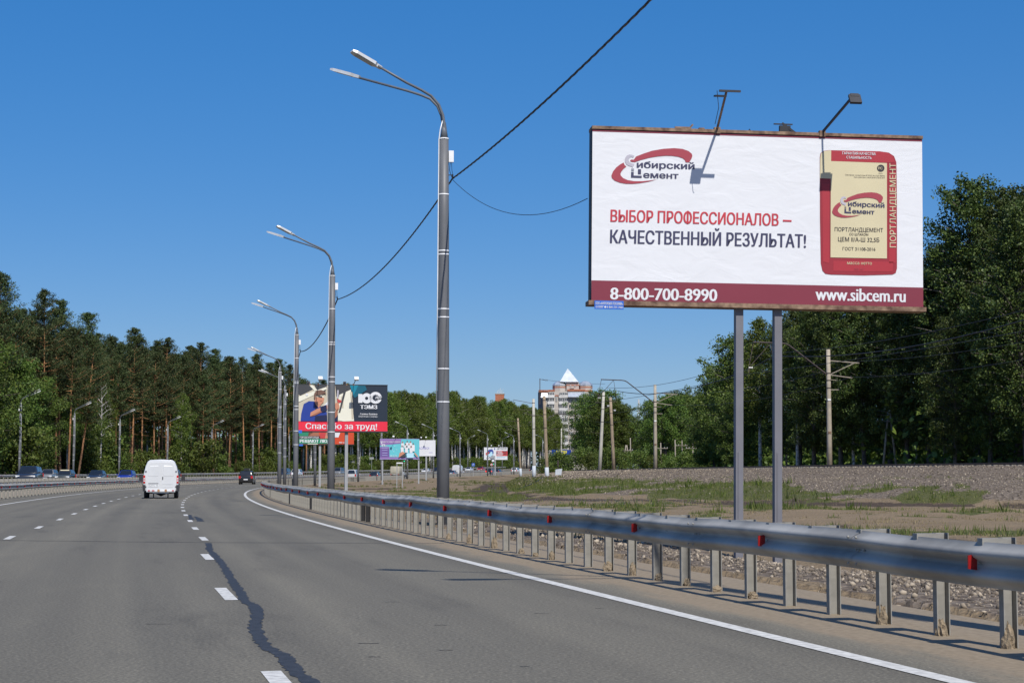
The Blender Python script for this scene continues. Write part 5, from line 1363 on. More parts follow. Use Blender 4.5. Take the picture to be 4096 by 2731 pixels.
# --- vans
def van_body(L, rings_w, m, name='body'):
    vs, fs = loft(rings_w); return bevel_mesh(vs, fs, m, .035, 2, name)
def panel_van(label, p, t, d, detail=True, H=2.16, scale=1.0, yaw=0.0):
    g = thing('delivery_van', label, 'van', P(t, d), head(t) + yaw)
    k = H / 2.16
    def ring(y, wf, zf, zt=None, lo=.44):
        zt = zt or 2.16 * k * zf
        S = [(-.93 * wf, lo), (-.985 * wf, lo + .18), (-.985 * wf, zt * .52), (-.945 * wf, zt * .66), (-.86 * wf, zt * .83), (-.75 * wf, zt * .945), (-.62 * wf, zt * .985), (0, zt), (.62 * wf, zt * .985), (.75 * wf, zt * .945), (.86 * wf, zt * .83), (.945 * wf, zt * .66), (.985 * wf, zt * .52), (.985 * wf, lo + .18), (.93 * wf, lo)]
        return [(x, y, z) for x, z in S]
    R_ = [ring(-2.4, .985, .985), ring(-2.34, 1, 1), ring(-1.0, 1, 1), ring(.6, 1, 1.0), ring(1.05, .99, .97), ring(1.55, .97, 1, 1.42), ring(1.75, .96, 1, 1.22), ring(2.35, .9, 1, 1.02), ring(2.5, .82, 1, .78)]
    vs, fs = loft(R_)
    bm_ = bevel_mesh(vs, fs, p, .03, 2); link('body', bm_, g)
    for sx in (-1, 1):
        for y in (-1.45, 1.6): lathe_wheel(g, sx * .84, y, .335, .22)
        ws = MB(); ws.tube([(sx * .97, -1.45 - .42, .42), (sx * 1.0, -1.45 - .3, .7), (sx * 1.0, -1.45, .8), (sx * 1.0, -1.45 + .3, .7), (sx * .97, -1.45 + .42, .42)], .05, 6); ws.build('wheel_arch', TRIM, g)
        ar = MB(); ar.box((sx * 1.22, 1.15, 1.15), (.22, .12, .36)); ar.bar((sx * .95, 1.15, 1.1), (sx * 1.15, 1.15, 1.1), .05); ar.build('mirror', TRIM, g)
        MB().box((sx * .975, .95, 1.35), (.02, .75, .5)).build('side_window', GLASSC, g)
        MB().box((sx * .7, 2.46, .82), (.3, .08, .2)).build('headlight', HEADL, g)
        # corner cladding and tail lights
        cl = MB(); cl.box((sx * .93, -2.36, .58), (.14, .16, .36)); cl.build('corner_bumper', TRIM, g)
        tl = MB().box((sx * .925, -2.405, 1.06), (.10, .05, .44)).build('tail_light', TAILR, g)
        for dz in (.04, -.08): MB().box((sx * .925, -2.435, 1.06 + dz), (.08, .02, .06)).build('lens', HEADL, tl)
        MB().box((sx * .40, -2.14, .2), (.06, .1, .3)).build('spring_hanger', UNDER, g)
    yb = -2.403
    # two rear doors, each a panel standing a little proud, with pressed fields
    for sx in (-1, 1):
        dr = MB(); dr.add([(sx * .012, yb - .018, .5), (sx * .80, yb - .018, .5), (sx * .86, yb - .018, .9), (sx * .855, yb - .018, 1.15), (sx * .78, yb - .018, 1.55), (sx * .66, yb - .018, 1.93), (sx * .55, yb - .018, 1.985), (sx * .012, yb - .018, 2.0)] + [(sx * .012, yb + .02, .5), (sx * .80, yb + .02, .5), (sx * .86, yb + .02, .9), (sx * .855, yb + .02, 1.15), (sx * .78, yb + .02, 1.55), (sx * .66, yb + .02, 1.93), (sx * .55, yb + .02, 1.985), (sx * .012, yb + .02, 2.0)],
                         [tuple(range(8)) if sx < 0 else tuple(range(7, -1, -1))] + [((i, i + 8, (i + 1) % 8 + 8, (i + 1) % 8) if sx < 0 else (i, (i + 1) % 8, (i + 1) % 8 + 8, i + 8)) for i in range(8)])
        door = dr.build('rear_door', p, g)
        f1 = [(sx * .13, 1.3), (sx * .16, 1.24), (sx * .68, 1.24), (sx * .72, 1.3), (sx * .655, 1.7), (sx * .60, 1.78), (sx * .17, 1.8), (sx * .13, 1.76)]
        q = [(x, yb - .026, z) for x, z in f1] + [(x * 1.0 + sx * (.02 if abs(x) > .4 else -.02), yb - .016, z + (.025 if z > 1.5 else -.025)) for x, z in f1]
        pf = MB(); pf.add(q, [tuple(range(8)) if sx < 0 else tuple(range(7, -1, -1))] + [((i, i + 8, (i + 1) % 8 + 8, (i + 1) % 8) if sx < 0 else (i, (i + 1) % 8, (i + 1) % 8 + 8, i + 8)) for i in range(8)]); pf.build('pressed_panel', p, door)
        for z in (.66, 1.5): MB().box((sx * .84, yb - .03, z), (.08, .03, .05)).build('hinge', TRIM, door)
    MB().box((.10, yb - .04, 1.13), (.05, .03, .14)).build('door_handle', TRIM, g)
    rb = MB(); rb.box((.36, yb - .026, .79), (.6, .012, .012)); rb.box((.36, yb - .026, .62), (.6, .012, .012)); rb.build('pressed_rib', p, g)
    pl_ = MB().box((-.42, yb - .03, .72), (.56, .012, .15)).build('number_plate', PLATE, g)
    MB().box((-.42, yb - .03, .83), (.56, .02, .03)).build('plate_lamp', TRIM, g)
    v, f = text_mesh('К637УС 70'); x0, x1 = v[:, 0].min(), v[:, 0].max()
    MB().add([(-.68 + .52 * (a - x0) / (x1 - x0), yb - .038, .675 + b / CAPH * .09) for a, b, _ in v], f).build('lettering', DGREY, pl_)
    bp_ = MB(); bp_.box((0, -2.42, .42), (1.62, .14, .15)); link('rear_bumper', bevel_mesh(bp_.v, bp_.f, PWHITE, .03, name='rear_bumper'), g)
    for x, w_ in ((-.66, .12), (-.42, .14), (.68, .11)): MB().box((x, -2.5, .44), (w_, .02, .055)).build('reflector', TAILR, g)
    for x in (-.12, .28): MB().tube([(x, -2.50, .44), (x, -2.485, .44)], .075, 12).build('rust_patch', RUSTB, g)
    MB().box((0, -2.36, .32), (.9, .08, .08)).build('tow_bar', SIGNG, g)
    b = MB(); b.tube([(-.8, -1.45, .36), (-.3, -1.45, .33), (0, -1.45, .30), (.3, -1.45, .33), (.8, -1.45, .36)], [.07, .08, .19, .08, .07], 8); b.box((0, -.3, .42), (1.5, 4, .2)); b.tube([(.35, -2.3, .3), (.35, -1, .3)], .05, 6); b.build('underbody', UNDER, g)
    return g
panel_van('white delivery van with closed rear doors, red tail lights and rusty bumper', PWHITE, 94.0, 4.42, yaw=.012).scale = (.90, .90, .92)
# --- white minibus far ahead
g = panel_van('white minibus far ahead, behind the blue-grey saloon', PWHITE, 444, 4.6)
for o in [g] + list(g.children_recursive):
    if o is g: o.name = 'minibus'; o.scale = (1.05, 1.1, 1.22)
# ------------------------------------------------------------------ vegetation
FB = foliage_mat('birch_leaves', (.065, .115, .016), (.19, .235, .042), trans=.32)
FD = foliage_mat('broad_leaves', (.05, .10, .016), (.15, .20, .036), trans=.28)
FT = foliage_mat('tall_tree_leaves_shade_dark', (.026, .054, .012), (.108, .142, .028), trans=.22)  # broad-leaf green darkened so the colour itself carries the tall trees' shade
FP = foliage_mat('pine_needles', (.028, .054, .018), (.10, .128, .04), rough=.6, trans=.15)
FS = foliage_mat('bush_leaves', (.055, .095, .014), (.15, .19, .035), trans=.3)
FG = foliage_mat('grass_blades', (.07, .105, .018), (.20, .20, .06), rough=.6, trans=.3)
def bark(name, cols, zs):
    m = bpy.data.materials.new(name); m.use_nodes = True; t = m.node_tree; b = t.nodes['Principled BSDF']; b.inputs['Roughness'].default_value = .9
    tc = nd(t, 'ShaderNodeTexCoord'); sp = nd(t, 'ShaderNodeSeparateXYZ'); t.links.new(tc.outputs['Object'], sp.inputs[0])
    mr = nd(t, 'ShaderNodeMapRange'); mr.inputs[1].default_value = zs[0]; mr.inputs[2].default_value = zs[1]; t.links.new(sp.outputs[2], mr.inputs[0])
    r = nd(t, 'ShaderNodeValToRGB'); els = r.color_ramp.elements
    while len(els) < len(cols): els.new(.5)
    for e, (p, c) in zip(els, cols): e.position = p; e.color = (*c, 1)
    t.links.new(mr.outputs[0], r.inputs[0])
    mp = nd(t, 'ShaderNodeMapping'); mp.inputs['Scale'].default_value = (3, 3, 1.2); t.links.new(tc.outputs['Object'], mp.inputs[0])
    n = nd(t, 'ShaderNodeTexNoise'); n.inputs['Scale'].default_value = 2.5; n.inputs['Detail'].default_value = 5; t.links.new(mp.outputs[0], n.inputs['Vector'])
    r2 = nd(t, 'ShaderNodeValToRGB'); e = r2.color_ramp.elements; e[0].position = .36; e[0].color = (.25, .25, .25, 1); e[1].position = .5; e[1].color = (1, 1, 1, 1); t.links.new(n.outputs['Fac'], r2.inputs[0])
    mx = nd(t, 'ShaderNodeMix', data_type='RGBA', blend_type='MULTIPLY'); mx.inputs[0].default_value = 1; t.links.new(r.outputs[0], mx.inputs[6]); t.links.new(r2.outputs[0], mx.inputs[7]); t.links.new(mx.outputs[2], b.inputs['Base Color'])
    return m
BPINE = bark('pine_bark', [(0, (.13, .085, .06)), (.35, (.26, .13, .065)), (.7, (.50, .25, .105)), (1, (.48, .25, .11))], (0, 14))
BBIRCH = bark('birch_bark', [(0, (.25, .23, .2)), (.12, (.55, .53, .49)), (.9, (.62, .60, .56)), (1, (.5, .47, .42))], (0, 15))
BBROAD = bark('broad_bark', [(0, (.10, .085, .07)), (1, (.16, .14, .12))], (0, 15))
BDEAD = bark('dead_wood', [(0, (.45, .43, .40)), (1, (.55, .53, .50))], (0, 15))

def unit(n):
    v = rng.normal(size=(n, 3)); return v / np.linalg.norm(v, axis=1)[:, None]
def leaf_cloud(tips, rads, per, size, flat=1.0, aspect=.62, updir=0.0, hang=0.0):
    """diamond leaves scattered in soft-edged clumps round the tips"""
    n = len(tips) * per
    c = np.repeat(tips, per, 0); rr = np.repeat(rads, per)
    u = unit(n); rad = rng.random(n) ** .55
    off = u * (rad * rr)[:, None]; off[:, 2] *= flat
    c = c + off
    if hang: c[:, 2] -= hang * rng.random(n) ** 2
    nrm = unit(n) * .9 + u * .5; nrm[:, 2] += updir; nrm /= np.linalg.norm(nrm, axis=1)[:, None]
    a = np.cross(nrm, unit(n)); a /= np.linalg.norm(a, axis=1)[:, None] + 1e-9
    b = np.cross(nrm, a)
    s = size * (.6 + .8 * rng.random(n))[:, None]
    A = a * s * .5; B = b * s * .5 * aspect
    bend = nrm * s * .12
    v = np.stack([c - A, c - B + bend, c + A, c + B + bend], 1).reshape(-1, 3)
    f = np.arange(n * 4).reshape(-1, 4)
    return v, f
def tree_proto(kind, H, seed):
    global rng
    rs = rng; rng = np.random.default_rng(seed); rnd = random.Random(seed)
    tr = MB(); tips = []; rads = []
    if kind == 'pine':
        bend = rnd.uniform(-.25, .25), rnd.uniform(-.25, .25)
        ax = lambda z: Vector((bend[0] * math.sin(z / H * 3), bend[1] * math.sin(z / H * 2.4), z))
        tr.tube([ax(z) for z in np.linspace(-.5, H * .97, 9)], list(np.linspace(.19, .03, 9)), 8)
        cb = H * rnd.uniform(.40, .56)
        for z in np.linspace(H * .3, cb, 7):
            th = rnd.uniform(0, 6.28); L = rnd.uniform(.4, 1.3); p = ax(z); tr.tube([p, p + Vector((math.cos(th) * L, math.sin(th) * L, -.1 * L))], [.025, .008], 4)
        z = cb
        while z < H:
            k = (z - cb) / (H - cb); nb = rnd.randint(3, 5); prof = (.6 + 1.3 * k) * (1 - k) ** .95 * 1.5 + .10
            for q in range(nb):
                th = rnd.uniform(0, 6.28); L = 2.15 * prof * rnd.uniform(.55, 1.2); up = .05 + 1.0 * k + rnd.uniform(-.12, .25)
                p = ax(z); e = p + Vector((math.cos(th) * L, math.sin(th) * L, L * up))
                m = p.lerp(e, .5) + Vector((0, 0, -.08 * L)); tr.tube([p, m, e], [.05 * (1 - k) + .015, .03 * (1 - k) + .01, .008], 4, cap=False)
                for s in ((.45, .7, .95) if L > 1.1 else (.6, 1.0)):
                    c = p.lerp(e, s) + Vector((rnd.uniform(-.25, .25), rnd.uniform(-.25, .25), rnd.uniform(-.05, .25))) * L * .35
                    tips.append(c); rads.append(.36 + .17 * L * rnd.uniform(.7, 1.2))
            z += rnd.uniform(.34, .6)
        for q in range(6): tips.append(ax(H * 1.0) + Vector((0, 0, -.3 * q))); rads.append(.14 + .07 * q)
        v, f = leaf_cloud(np.array(tips), np.array(rads), 40, .27, flat=.62, aspect=.30, updir=.5)
        mats = FP; bk = BPINE
    else:
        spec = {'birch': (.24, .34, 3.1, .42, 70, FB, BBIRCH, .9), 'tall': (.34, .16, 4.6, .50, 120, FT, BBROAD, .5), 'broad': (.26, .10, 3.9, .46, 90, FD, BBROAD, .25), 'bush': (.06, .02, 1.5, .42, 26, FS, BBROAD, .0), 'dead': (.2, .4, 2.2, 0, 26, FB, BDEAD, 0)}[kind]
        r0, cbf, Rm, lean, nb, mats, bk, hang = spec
        bx0, by0 = rnd.uniform(-.5, .5), rnd.uniform(-.5, .5)
        ax = lambda z: Vector((bx0 * math.sin(z / H * 2.6), by0 * math.sin(z / H * 3.1), z))
        tr.tube([ax(z) for z in np.linspace(-.4, H * .94, 9)], list(np.linspace(r0, .025, 9)), 8)
        cb = H * cbf
        for q in range(nb):
            k = ((q + rnd.random()) / nb); z = cb + (H - cb) * k * .97
            if kind == 'bush': prof = math.sqrt(max(1 - k * k, .05))
            elif kind == 'birch': prof = (math.sin(math.pi * (k * .86 + .12))) ** .8 * (1 - .42 * k)
            else: prof = (math.sin(math.pi * (k * .84 + .13))) ** .6 * (1 - .25 * k)
            th = q * 2.39996 + rnd.uniform(-.5, .5); L = Rm * prof * rnd.uniform(.55, 1.15) + .25
            up = .35 + .75 * k + rnd.uniform(-.25, .2)
            p = ax(z); e = p + Vector((math.cos(th) * L, math.sin(th) * L, L * up * .8)); m = p.lerp(e, .55) + Vector((0, 0, .12 * L))
            rb_ = min(r0 * .4, .02 + .014 * L)
            tr.tube([p, m, e], [rb_, rb_ * .6, .008], 5, cap=False)
            if kind == 'dead':
                for s in (.5, .8): c = p.lerp(e, s); tr.tube([c, c + Vector((rnd.uniform(-.5, .5), rnd.uniform(-.5, .5), .7))], [.02, .006], 4, cap=False)
                continue
            for s in ((.35, .6, .8, 1.0) if L > 1.6 else (.5, .95)):
                c = p.lerp(e, s) + Vector((rnd.uniform(-1, 1), rnd.uniform(-1, 1), rnd.uniform(-.5, .8))) * .34 * L ** .7
                tips.append(c); rads.append((.42 + .16 * L ** .7) * rnd.uniform(.7, 1.25))
        if kind == 'dead': v, f = None, None
        else:
            per = {'birch': 66, 'tall': 78, 'broad': 84, 'bush': 46}[kind]; sz = {'birch': .205, 'tall': .215, 'broad': .20, 'bush': .19}[kind]
            v, f = leaf_cloud(np.array(tips), np.array(rads), per, sz, flat=.85, aspect=.7, updir=.25, hang=hang)
    name = {'pine': 'pine_tree', 'birch': 'birch_tree', 'tall': 'tall_tree', 'broad': 'leafy_tree', 'bush': 'bush', 'dead': 'dead_tree'}[kind]
    trunk = tr.mesh('trunk', bk, True)
    crown = np_mesh('crown', v, f, [mats]) if v is not None else None
    rng = rs
    return name, H, trunk, crown
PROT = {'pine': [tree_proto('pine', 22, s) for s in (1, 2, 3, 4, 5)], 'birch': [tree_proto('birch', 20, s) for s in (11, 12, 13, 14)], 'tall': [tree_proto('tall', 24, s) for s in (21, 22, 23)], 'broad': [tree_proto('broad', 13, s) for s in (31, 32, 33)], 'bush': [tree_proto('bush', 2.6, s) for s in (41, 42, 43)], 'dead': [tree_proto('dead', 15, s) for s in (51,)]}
def plant(kind, x, y, H, label, group, cat='tree', i=None, rot=None, tilt=(0, 0), zoff=0.0, width=1.0):
    ps = PROT[kind]; name, h0, tm, cm = ps[random.randrange(len(ps)) if i is None else i % len(ps)]
    o = thing(name, label, cat, (x, y, float(terrain(np.array([x]), np.array([y]))[0]) - .05 + zoff), 0, group)
    s = H / h0; o.scale = (s * width, s * width, s)
    o.rotation_euler = (tilt[0], tilt[1], random.uniform(0, 6.28) if rot is None else rot)
    link('trunk', tm, o)
    if cm is not None: link('crown', cm, o)
    return o
def along(t, d):
    p = P(t, d); return p.x, p.y
# forest on the outer side of the bend
PG = 'pines of the forest outside the bend'; BG = 'birches and leafy trees of the forest outside the bend'; CG = 'birches of the far wood beyond the bend'
PL = 'dark green pine with a bare orange trunk in the forest behind the oncoming cars'; BL = 'leafy green birch in the forest behind the oncoming cars'; CL = 'birch with a white trunk in the far wood at the end of the bend'
n = 0
for row, (d0, step) in enumerate(((41.0, 4.6), (45.5, 4.6), (51, 5.0), (58, 5.5), (67, 6.5))):
    t = 212 + row * 2.1
    while t < 425:
        d = d0 + random.uniform(-1.6, 1.6); tt = t + random.uniform(-1.5, 1.5); x, y = along(tt, d)
        frac = .55 if t < 247 else (.18 if t < 274 else (.5 if t < 312 else .05))
        if row >= 2: frac *= .35
        if row == 0 and t > 345: t += step * .55
        if random.random() < frac:
            plant('birch' if random.random() < .6 else 'broad', x, y, random.uniform(13, 18.5) + (2.0 if row else -1.5) + (4 if t < 247 else 0), BL, BG)
        else:
            hh = float(np.interp(t, [212, 240, 265, 300, 330, 370, 425], [26.5, 26.5, 25.8, 24.2, 26.0, 25.6, 26])) + random.uniform(-3.2, 1.4)
            plant('pine', x, y, hh, PL, PG, tilt=(random.uniform(-.03, .03), random.uniform(-.04, .04)))
        t += step * random.uniform(.75, 1.3)
# distinct trees at the forest edge
x, y = along(236, 40.5); plant('pine', x, y, 27.5, 'tall pine rising above the birches at the near end of the forest', PG, i=3)
x, y = along(261, 37.4); plant('pine', x, y, 22, 'pine with a straight bright orange trunk standing out at the forest edge', PG, i=0, tilt=(0, .03))
x, y = along(267, 37.6); plant('pine', x, y, 21, 'leaning pine with a bright orange trunk next to the straight one', PG, i=1, tilt=(0, .10))
x, y = along(283, 38.6); plant('dead', x, y, 15, 'bare white dead birch at the forest edge', BG, i=0)
x, y = along(349, 38.6); plant('pine', x, y, 20, 'pine with a crooked orange trunk above the white delivery van', PG, i=2, tilt=(0, .05))
# shrubs under the forest edge
for k in range(34):
    t = 215 + k * 6.4 + random.uniform(-4, 4); t = t + 22 if 252 < t < 274 else t; x, y = along(t, 38.0 + random.uniform(-.5, 3)); plant('bush', x, y, random.choice((1.2, 1.8, 2.4, 4.4, 5.5)) * random.uniform(.8, 1.2), 'green shrub at the foot of the forest behind the oncoming cars', 'shrubs at the forest edge', 'shrub')
# far birch wood
for row, (d0, step) in enumerate(((39.5, 4.4), (45, 5.0), (52, 6.0), (62, 7.5))):
    t = 425 + row * 2
    while t < 700:
        x, y = along(t + random.uniform(-1.5, 1.5), d0 + random.uniform(-1.8, 1.8))
        if not (4 < x < 42 and 735 < y < 800):
            hh = float(np.interp(t, [425, 470, 520, 560, 600, 640, 700], [23, 23, 23.2, 24.2, 24, 24, 23])) + random.uniform(-3.0, 1.6)
            k_ = 'pine' if (t < 455 and random.random() < .5) else 'birch'
            plant(k_, x, y, hh, CL if k_ == 'birch' else PL, CG if k_ == 'birch' else PG, width=1.25)
        t += step * random.uniform(.75, 1.3)
for k in range(40):
    t = 430 + k * 5.2; x, y = along(t, 37.0 + random.uniform(-.5, 1.5)); plant('bush', x, y, random.uniform(1.8, 4.5), 'green shrub under the far birch wood', 'shrubs under the far birches', 'shrub')
# trees beyond the railway
W = lambda u, Y: (u - 1176) / 4090 * Y
TG = 'tall trees beyond the railway'; TL = 'tall dense green tree beyond the railway behind the cement billboard'
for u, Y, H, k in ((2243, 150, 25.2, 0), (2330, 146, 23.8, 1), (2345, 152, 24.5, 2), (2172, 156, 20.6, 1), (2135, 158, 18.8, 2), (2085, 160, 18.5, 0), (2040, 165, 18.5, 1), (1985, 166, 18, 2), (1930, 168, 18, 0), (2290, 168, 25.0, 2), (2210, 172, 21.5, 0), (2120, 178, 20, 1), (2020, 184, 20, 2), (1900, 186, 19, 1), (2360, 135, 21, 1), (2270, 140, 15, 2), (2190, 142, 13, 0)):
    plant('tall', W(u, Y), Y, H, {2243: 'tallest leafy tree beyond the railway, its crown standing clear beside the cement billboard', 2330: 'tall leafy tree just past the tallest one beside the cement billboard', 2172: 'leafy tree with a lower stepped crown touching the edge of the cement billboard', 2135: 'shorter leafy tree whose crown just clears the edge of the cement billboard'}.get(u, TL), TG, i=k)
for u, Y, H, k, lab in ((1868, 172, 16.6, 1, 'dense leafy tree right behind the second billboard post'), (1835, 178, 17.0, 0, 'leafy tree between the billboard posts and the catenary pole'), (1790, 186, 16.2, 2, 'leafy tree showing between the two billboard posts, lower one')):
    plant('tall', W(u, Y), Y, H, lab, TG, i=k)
for u, Y, H, k in ((2100, 166, 14.5, 0), (1960, 168, 13.5, 2)):
    plant('birch', W(u, Y), Y, H, 'lighter green drooping birch in front of the dark tall trees beyond the railway', 'birches before the tall trees', i=k, width=1.1)
plant('birch', W(1745, 188), 188, 16.6, 'birch with pale stems showing between the two billboard posts', TG, i=0, width=1.1)
plant('birch', W(1830, 176), 176, 15, 'birch with a forked white trunk beside the second billboard post', TG, i=1)
for u, Y, H, k in ((1703, 200, 14.8, 0), (1668, 212, 12.6, 1), (1640, 220, 11.0, 2), (1712, 208, 12, 2), (1690, 190, 8, 1)):
    plant('broad', W(u, Y), Y, H, 'leafy tree beside the first billboard post, with airy branches', 'airy trees beside the billboard posts', i=k)
SG = 'small trees behind the catenary poles'
for u, Y, H, k in ((1362, 345, 14.0, 0), (1378, 335, 14.6, 1), (1402, 330, 12.8, 2), (1424, 332, 12.2, 0), (1436, 340, 10.0, 1), (1352, 362, 10.5, 2), (1390, 358, 13.0, 1)):
    plant('broad', W(u, Y), Y, H, 'round leafy tree in front of the apartment tower', SG, i=k, width=1.15)
for u, Y, H, k in ((1506, 320, 13.0, 1), (1530, 310, 13.6, 2), (1558, 318, 14.4, 0), (1588, 322, 14.0, 1), (1615, 320, 12.8, 2), (1640, 300, 11.5, 0), (1490, 335, 10.5, 2)):
    plant('broad', W(u, Y), Y, H, 'round leafy tree behind the free-standing catenary pole', 'round trees behind the free-standing catenary pole', i=k, width=1.15)
# the tree belt goes on along the railway outside the picture and shades the trees in it
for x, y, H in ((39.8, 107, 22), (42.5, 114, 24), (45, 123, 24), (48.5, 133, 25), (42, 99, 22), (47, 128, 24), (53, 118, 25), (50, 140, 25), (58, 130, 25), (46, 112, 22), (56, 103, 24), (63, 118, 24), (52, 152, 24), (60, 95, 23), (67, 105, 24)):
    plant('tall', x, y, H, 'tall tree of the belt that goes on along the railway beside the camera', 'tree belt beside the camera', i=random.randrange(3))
for k in range(34):
    u = 1290 + k * 31 + random.uniform(-12, 12); Y = 300 - (u - 1290) * .13 + random.uniform(-8, 8)
    plant('bush', W(u, Y), Y, random.uniform(1.8, 3.6), 'bright green bush just beyond the railway track', 'bushes beyond the railway track', 'shrub')
for x, y in ((8.3, 345), (10.5, 352), (7, 360)): plant('bush', x, y, 3.0, 'bright green bush below the dark blue billboard', 'bushes below the blue billboard', 'shrub')

# the inside of the woods: understorey and saplings that read as one dark mass between the trunks
def understorey(n, ts, ds, hmax, name, label, size=.55):
    t_ = rng.uniform(*ts, n); d_ = ds[0] + (ds[1] - ds[0]) * rng.random(n)
    e_ = dE(t_); nn = np.sqrt(1 + e_ * e_); x_ = E(t_) - d_ / nn; y_ = t_ + d_ * e_ / nn
    z_ = terrain(x_, y_) + hmax * rng.random(n) ** 1.6 * (.4 + .9 * fbm(x_ * .12, y_ * .12))
    k = ~((x_ > 3) & (x_ < 42) & (y_ > 735))
    c = np.stack([x_, y_, z_], 1)[k]
    v, f = leaf_cloud(c, np.full(len(c), .5), 1, size, aspect=.7)
    tag(link(name, np_mesh(name, v, f, [FD])), label, 'undergrowth', kind='stuff')
understorey(70000, (205, 430), (48, 105), 13, 'forest_undergrowth', 'dark understorey between the trunks of the pine forest', .8)
understorey(50000, (430, 720), (46, 100), 12, 'birch_wood_undergrowth', 'dark understorey between the white trunks of the far birch wood', .95)
def understorey_xy(n, x0, x1, y0, y1, hmax, name, label, size):
    x_ = rng.uniform(x0, x1, n); y_ = rng.uniform(y0, y1, n)
    xc_ = np.interp(y_, CY, CX); k = x_ > xc_ + 16; x_ = x_[k]; y_ = y_[k]
    z_ = terrain(x_, y_) + hmax * rng.random(len(x_)) ** 1.4 * (.3 + .9 * fbm(x_ * .15, y_ * .15))
    v, f = leaf_cloud(np.stack([x_, y_, z_], 1), np.full(len(x_), .5), 1, size, aspect=.7)
    tag(link(name, np_mesh(name, v, f, [FD])), label, 'undergrowth', kind='stuff')
understorey_xy(60000, 18, 95, 140, 260, 9, 'thicket', 'dark thicket under the tall trees beyond the railway', .6)
understorey_xy(26000, 12, 60, 320, 420, 7, 'thicket_further', 'dark thicket under the round trees beyond the railway', .8)

# ------------------------------------------------------------------ grass, weeds, stones (nobody could count them)
def scatter(n, x0, x1, y0, y1, fn, power=1.0):
    x = rng.uniform(x0, x1, n); y = y0 + (y1 - y0) * rng.random(n) ** power
    w = fn(x, y); k = rng.random(n) < w
    return x[k], y[k]
def blades(x, y, h, w, per, name, label, m):
    n = len(x) * per
    bx_ = np.repeat(x, per) + rng.normal(0, .10, n); by_ = np.repeat(y, per) + rng.normal(0, .10, n)
    bz = terrain(bx_, by_) - .02
    hh = np.repeat(h, per) * rng.uniform(.45, 1.15, n); th = rng.uniform(0, 6.28, n); ln = rng.uniform(.05, .55, n) * hh; t2 = rng.uniform(0, 6.28, n)
    ww = w * rng.uniform(.6, 1.3, n)
    a = np.stack([bx_ - np.cos(th) * ww, by_ - np.sin(th) * ww, bz], 1); b = np.stack([bx_ + np.cos(th) * ww, by_ + np.sin(th) * ww, bz], 1)
    c = np.stack([bx_ + np.cos(t2) * ln, by_ + np.sin(t2) * ln, bz + hh], 1)
    v = np.stack([a, b, c], 1).reshape(-1, 3); f = np.arange(n * 3).reshape(-1, 3)
    o = link(name, np_mesh(name, v, f, [m])); tag(o, label, 'grass', kind='stuff'); return o
gx1, gy1 = scatter(52000, -30, 45, 36, 165, lambda x, y: sstep(.35, .8, grass_mask(x, y)) * (x < 30 + y * 0) * .9, 1.0)
blades(gx1, gy1, rng.uniform(.07, .24, len(gx1)), .018, 9, 'grass', 'tufts of green grass and weeds on the verge and railway bank', FG)
gx2, gy2 = scatter(9000, -30, 30, 160, 330, lambda x, y: sstep(.35, .8, grass_mask(x, y)) * .9)
blades(gx2, gy2, rng.uniform(.18, .42, len(gx2)), .05, 5, 'far_grass', 'green weeds on the far end of the verge and bank', FG)
# dry matted grass on the verge
FDRY = foliage_mat('dry_grass_blades', (.20, .16, .08), (.36, .30, .16), rough=.8, trans=.2)
gx4, gy4 = scatter(60000, -28, 24, 24, 150, lambda x, y: sstep(3.0, 4.5, -inv(x, y)[1]) * (x < np.interp(y, FY, FX) + 1.5) * sstep(.46, .6, fbm(x * .35 + 3, y * .25)) * .55)
blades(gx4, gy4, rng.uniform(.04, .13, len(gx4)), .016, 6, 'dry_grass', 'dry matted grass over the brown verge', FDRY)
# taller weeds with seed heads
gx3, gy3 = scatter(2600, -2, 30, 70, 150, lambda x, y: (grass_mask(x, y) > .75) * .4)
blades(gx3, gy3, rng.uniform(.3, .65, len(gx3)), .03, 7, 'weeds', 'taller leafy weeds scattered over the railway bank', FS)
# daisies
fx, fy = scatter(1500, 0, 9.5, 76, 94, lambda x, y: np.exp(-(((x - 4.6) / 3.4) ** 2 + ((y - 84) / 8) ** 2)) * .5)
fz = terrain(fx, fy) + rng.uniform(.18, .4, len(fx)); k = .022
v = np.stack([np.stack([fx - k, fy, fz - k * .6], 1), np.stack([fx, fy + .02, fz - k], 1), np.stack([fx + k, fy, fz - k * .3], 1), np.stack([fx, fy - .02, fz + k * .9], 1)], 1).reshape(-1, 3)
tag(link('daisies', np_mesh('daisies', v, np.arange(len(fx) * 4).reshape(-1, 4), [mat('daisy_white', (.7, .7, .66), .7)])), 'small white daisies in the grass patch below the bank', 'flowers', kind='stuff')
# gravel stones
ico_b = bmesh.new(); bmesh.ops.create_icosphere(ico_b, subdivisions=1, radius=1.0)
ICO_V = np.array([v.co[:] for v in ico_b.verts]); ICO_F = np.array([[v.index for v in f.verts] for f in ico_b.faces]); ico_b.free()
def stone_mat():
    m = bpy.data.materials.new('gravel_stone'); m.use_nodes = True; t = m.node_tree; b = t.nodes['Principled BSDF']; b.inputs['Roughness'].default_value = .9
    g = nd(t, 'ShaderNodeNewGeometry'); r = nd(t, 'ShaderNodeValToRGB'); els = r.color_ramp.elements; els.new(.4); els.new(.75)
    for e, (p, c) in zip(els, ((0, (.065, .052, .039)), (.4, (.165, .132, .10)), (.75, (.25, .205, .152)), (1, (.43, .36, .27)))): e.position = p; e.color = (*c, 1)
    t.links.new(g.outputs['Random Per Island'], r.inputs[0]); t.links.new(r.outputs[0], b.inputs['Base Color']); return m
STONE = stone_mat()
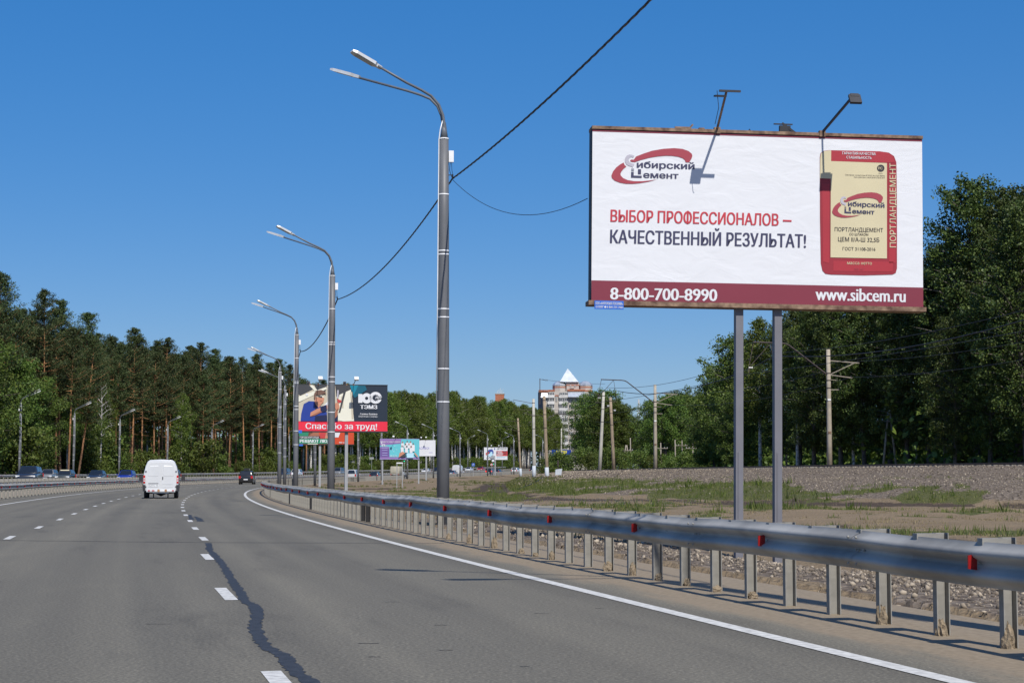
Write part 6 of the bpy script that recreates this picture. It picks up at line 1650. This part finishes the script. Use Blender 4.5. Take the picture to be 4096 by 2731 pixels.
def stones(x, y, size, name, label):
    n = len(x)
    if n == 0: return
    z = terrain(x, y)
    q = unit(n); q2 = np.cross(q, unit(n)); q2 /= np.linalg.norm(q2, axis=1)[:, None]; q3 = np.cross(q, q2)
    M = np.stack([q, q2, q3], 1)
    sc = size[:, None] * np.stack([rng.uniform(.7, 1.2, n), rng.uniform(.55, 1, n), rng.uniform(.4, .8, n)], 1)
    base = ICO_V[None] * (1 + rng.uniform(-.42, .30, (n, len(ICO_V), 1)))
    vv = np.einsum('nvk,nkj->nvj', base * sc[:, None, :], M) + np.stack([x, y, z + size * .25], 1)[:, None, :]
    ff = ICO_F[None] + (np.arange(n) * len(ICO_V))[:, None, None]
    o = link(name, np_mesh(name, vv.reshape(-1, 3), ff.reshape(-1, 3), [STONE])); tag(o, label, 'gravel', kind='stuff')
def gmask_near(x, y):
    t, d = inv(x, y); return sstep(2.2, 3.1, -d + .8 * (fbm(x * 1.3, y * 1.3) - .5)) * sstep(8.0, 5.2, -d) * sstep(60, 30, y) * (1 - grass_mask(x, y) * .8)
sx_, sy_ = scatter(42000, -6, 13, 7, 30, gmask_near)
stones(sx_, sy_, .011 + .038 * rng.random(len(sx_)) ** 5, 'gravel', 'loose grey-brown gravel behind the guardrail posts')
sx_, sy_ = scatter(16000, -12, 10, 28, 60, gmask_near)
stones(sx_, sy_, .02 + .04 * rng.random(len(sx_)) ** 3, 'gravel_further', 'loose gravel further along behind the guardrail')
def gmask_bank(x, y):
    return sstep(.5, .9, gravel_mask(x, y)) * (1 - .8 * grass_mask(x, y))
sx_, sy_ = scatter(60000, -2, 48, 62, 175, gmask_bank)
stones(sx_, sy_, .025 + .045 * rng.random(len(sx_)) ** 2, 'ballast', 'crushed stone covering the railway embankment')
sx_, sy_ = scatter(22000, -4, 24, 172, 330, gmask_bank)
stones(sx_, sy_, .05 + .07 * rng.random(len(sx_)) ** 2, 'ballast_further', 'crushed stone on the far end of the railway embankment')
def soft(x, y):
    t, d = inv(x, y); return ((-d > 1.2) & (-d < 2.5)) * .8
sx_, sy_ = scatter(9000, -6, 7, 6, 34, soft)
stones(sx_, sy_, .008 + .02 * rng.random(len(sx_)) ** 3, 'grit', 'small grit on the sandy shoulder at the post feet')
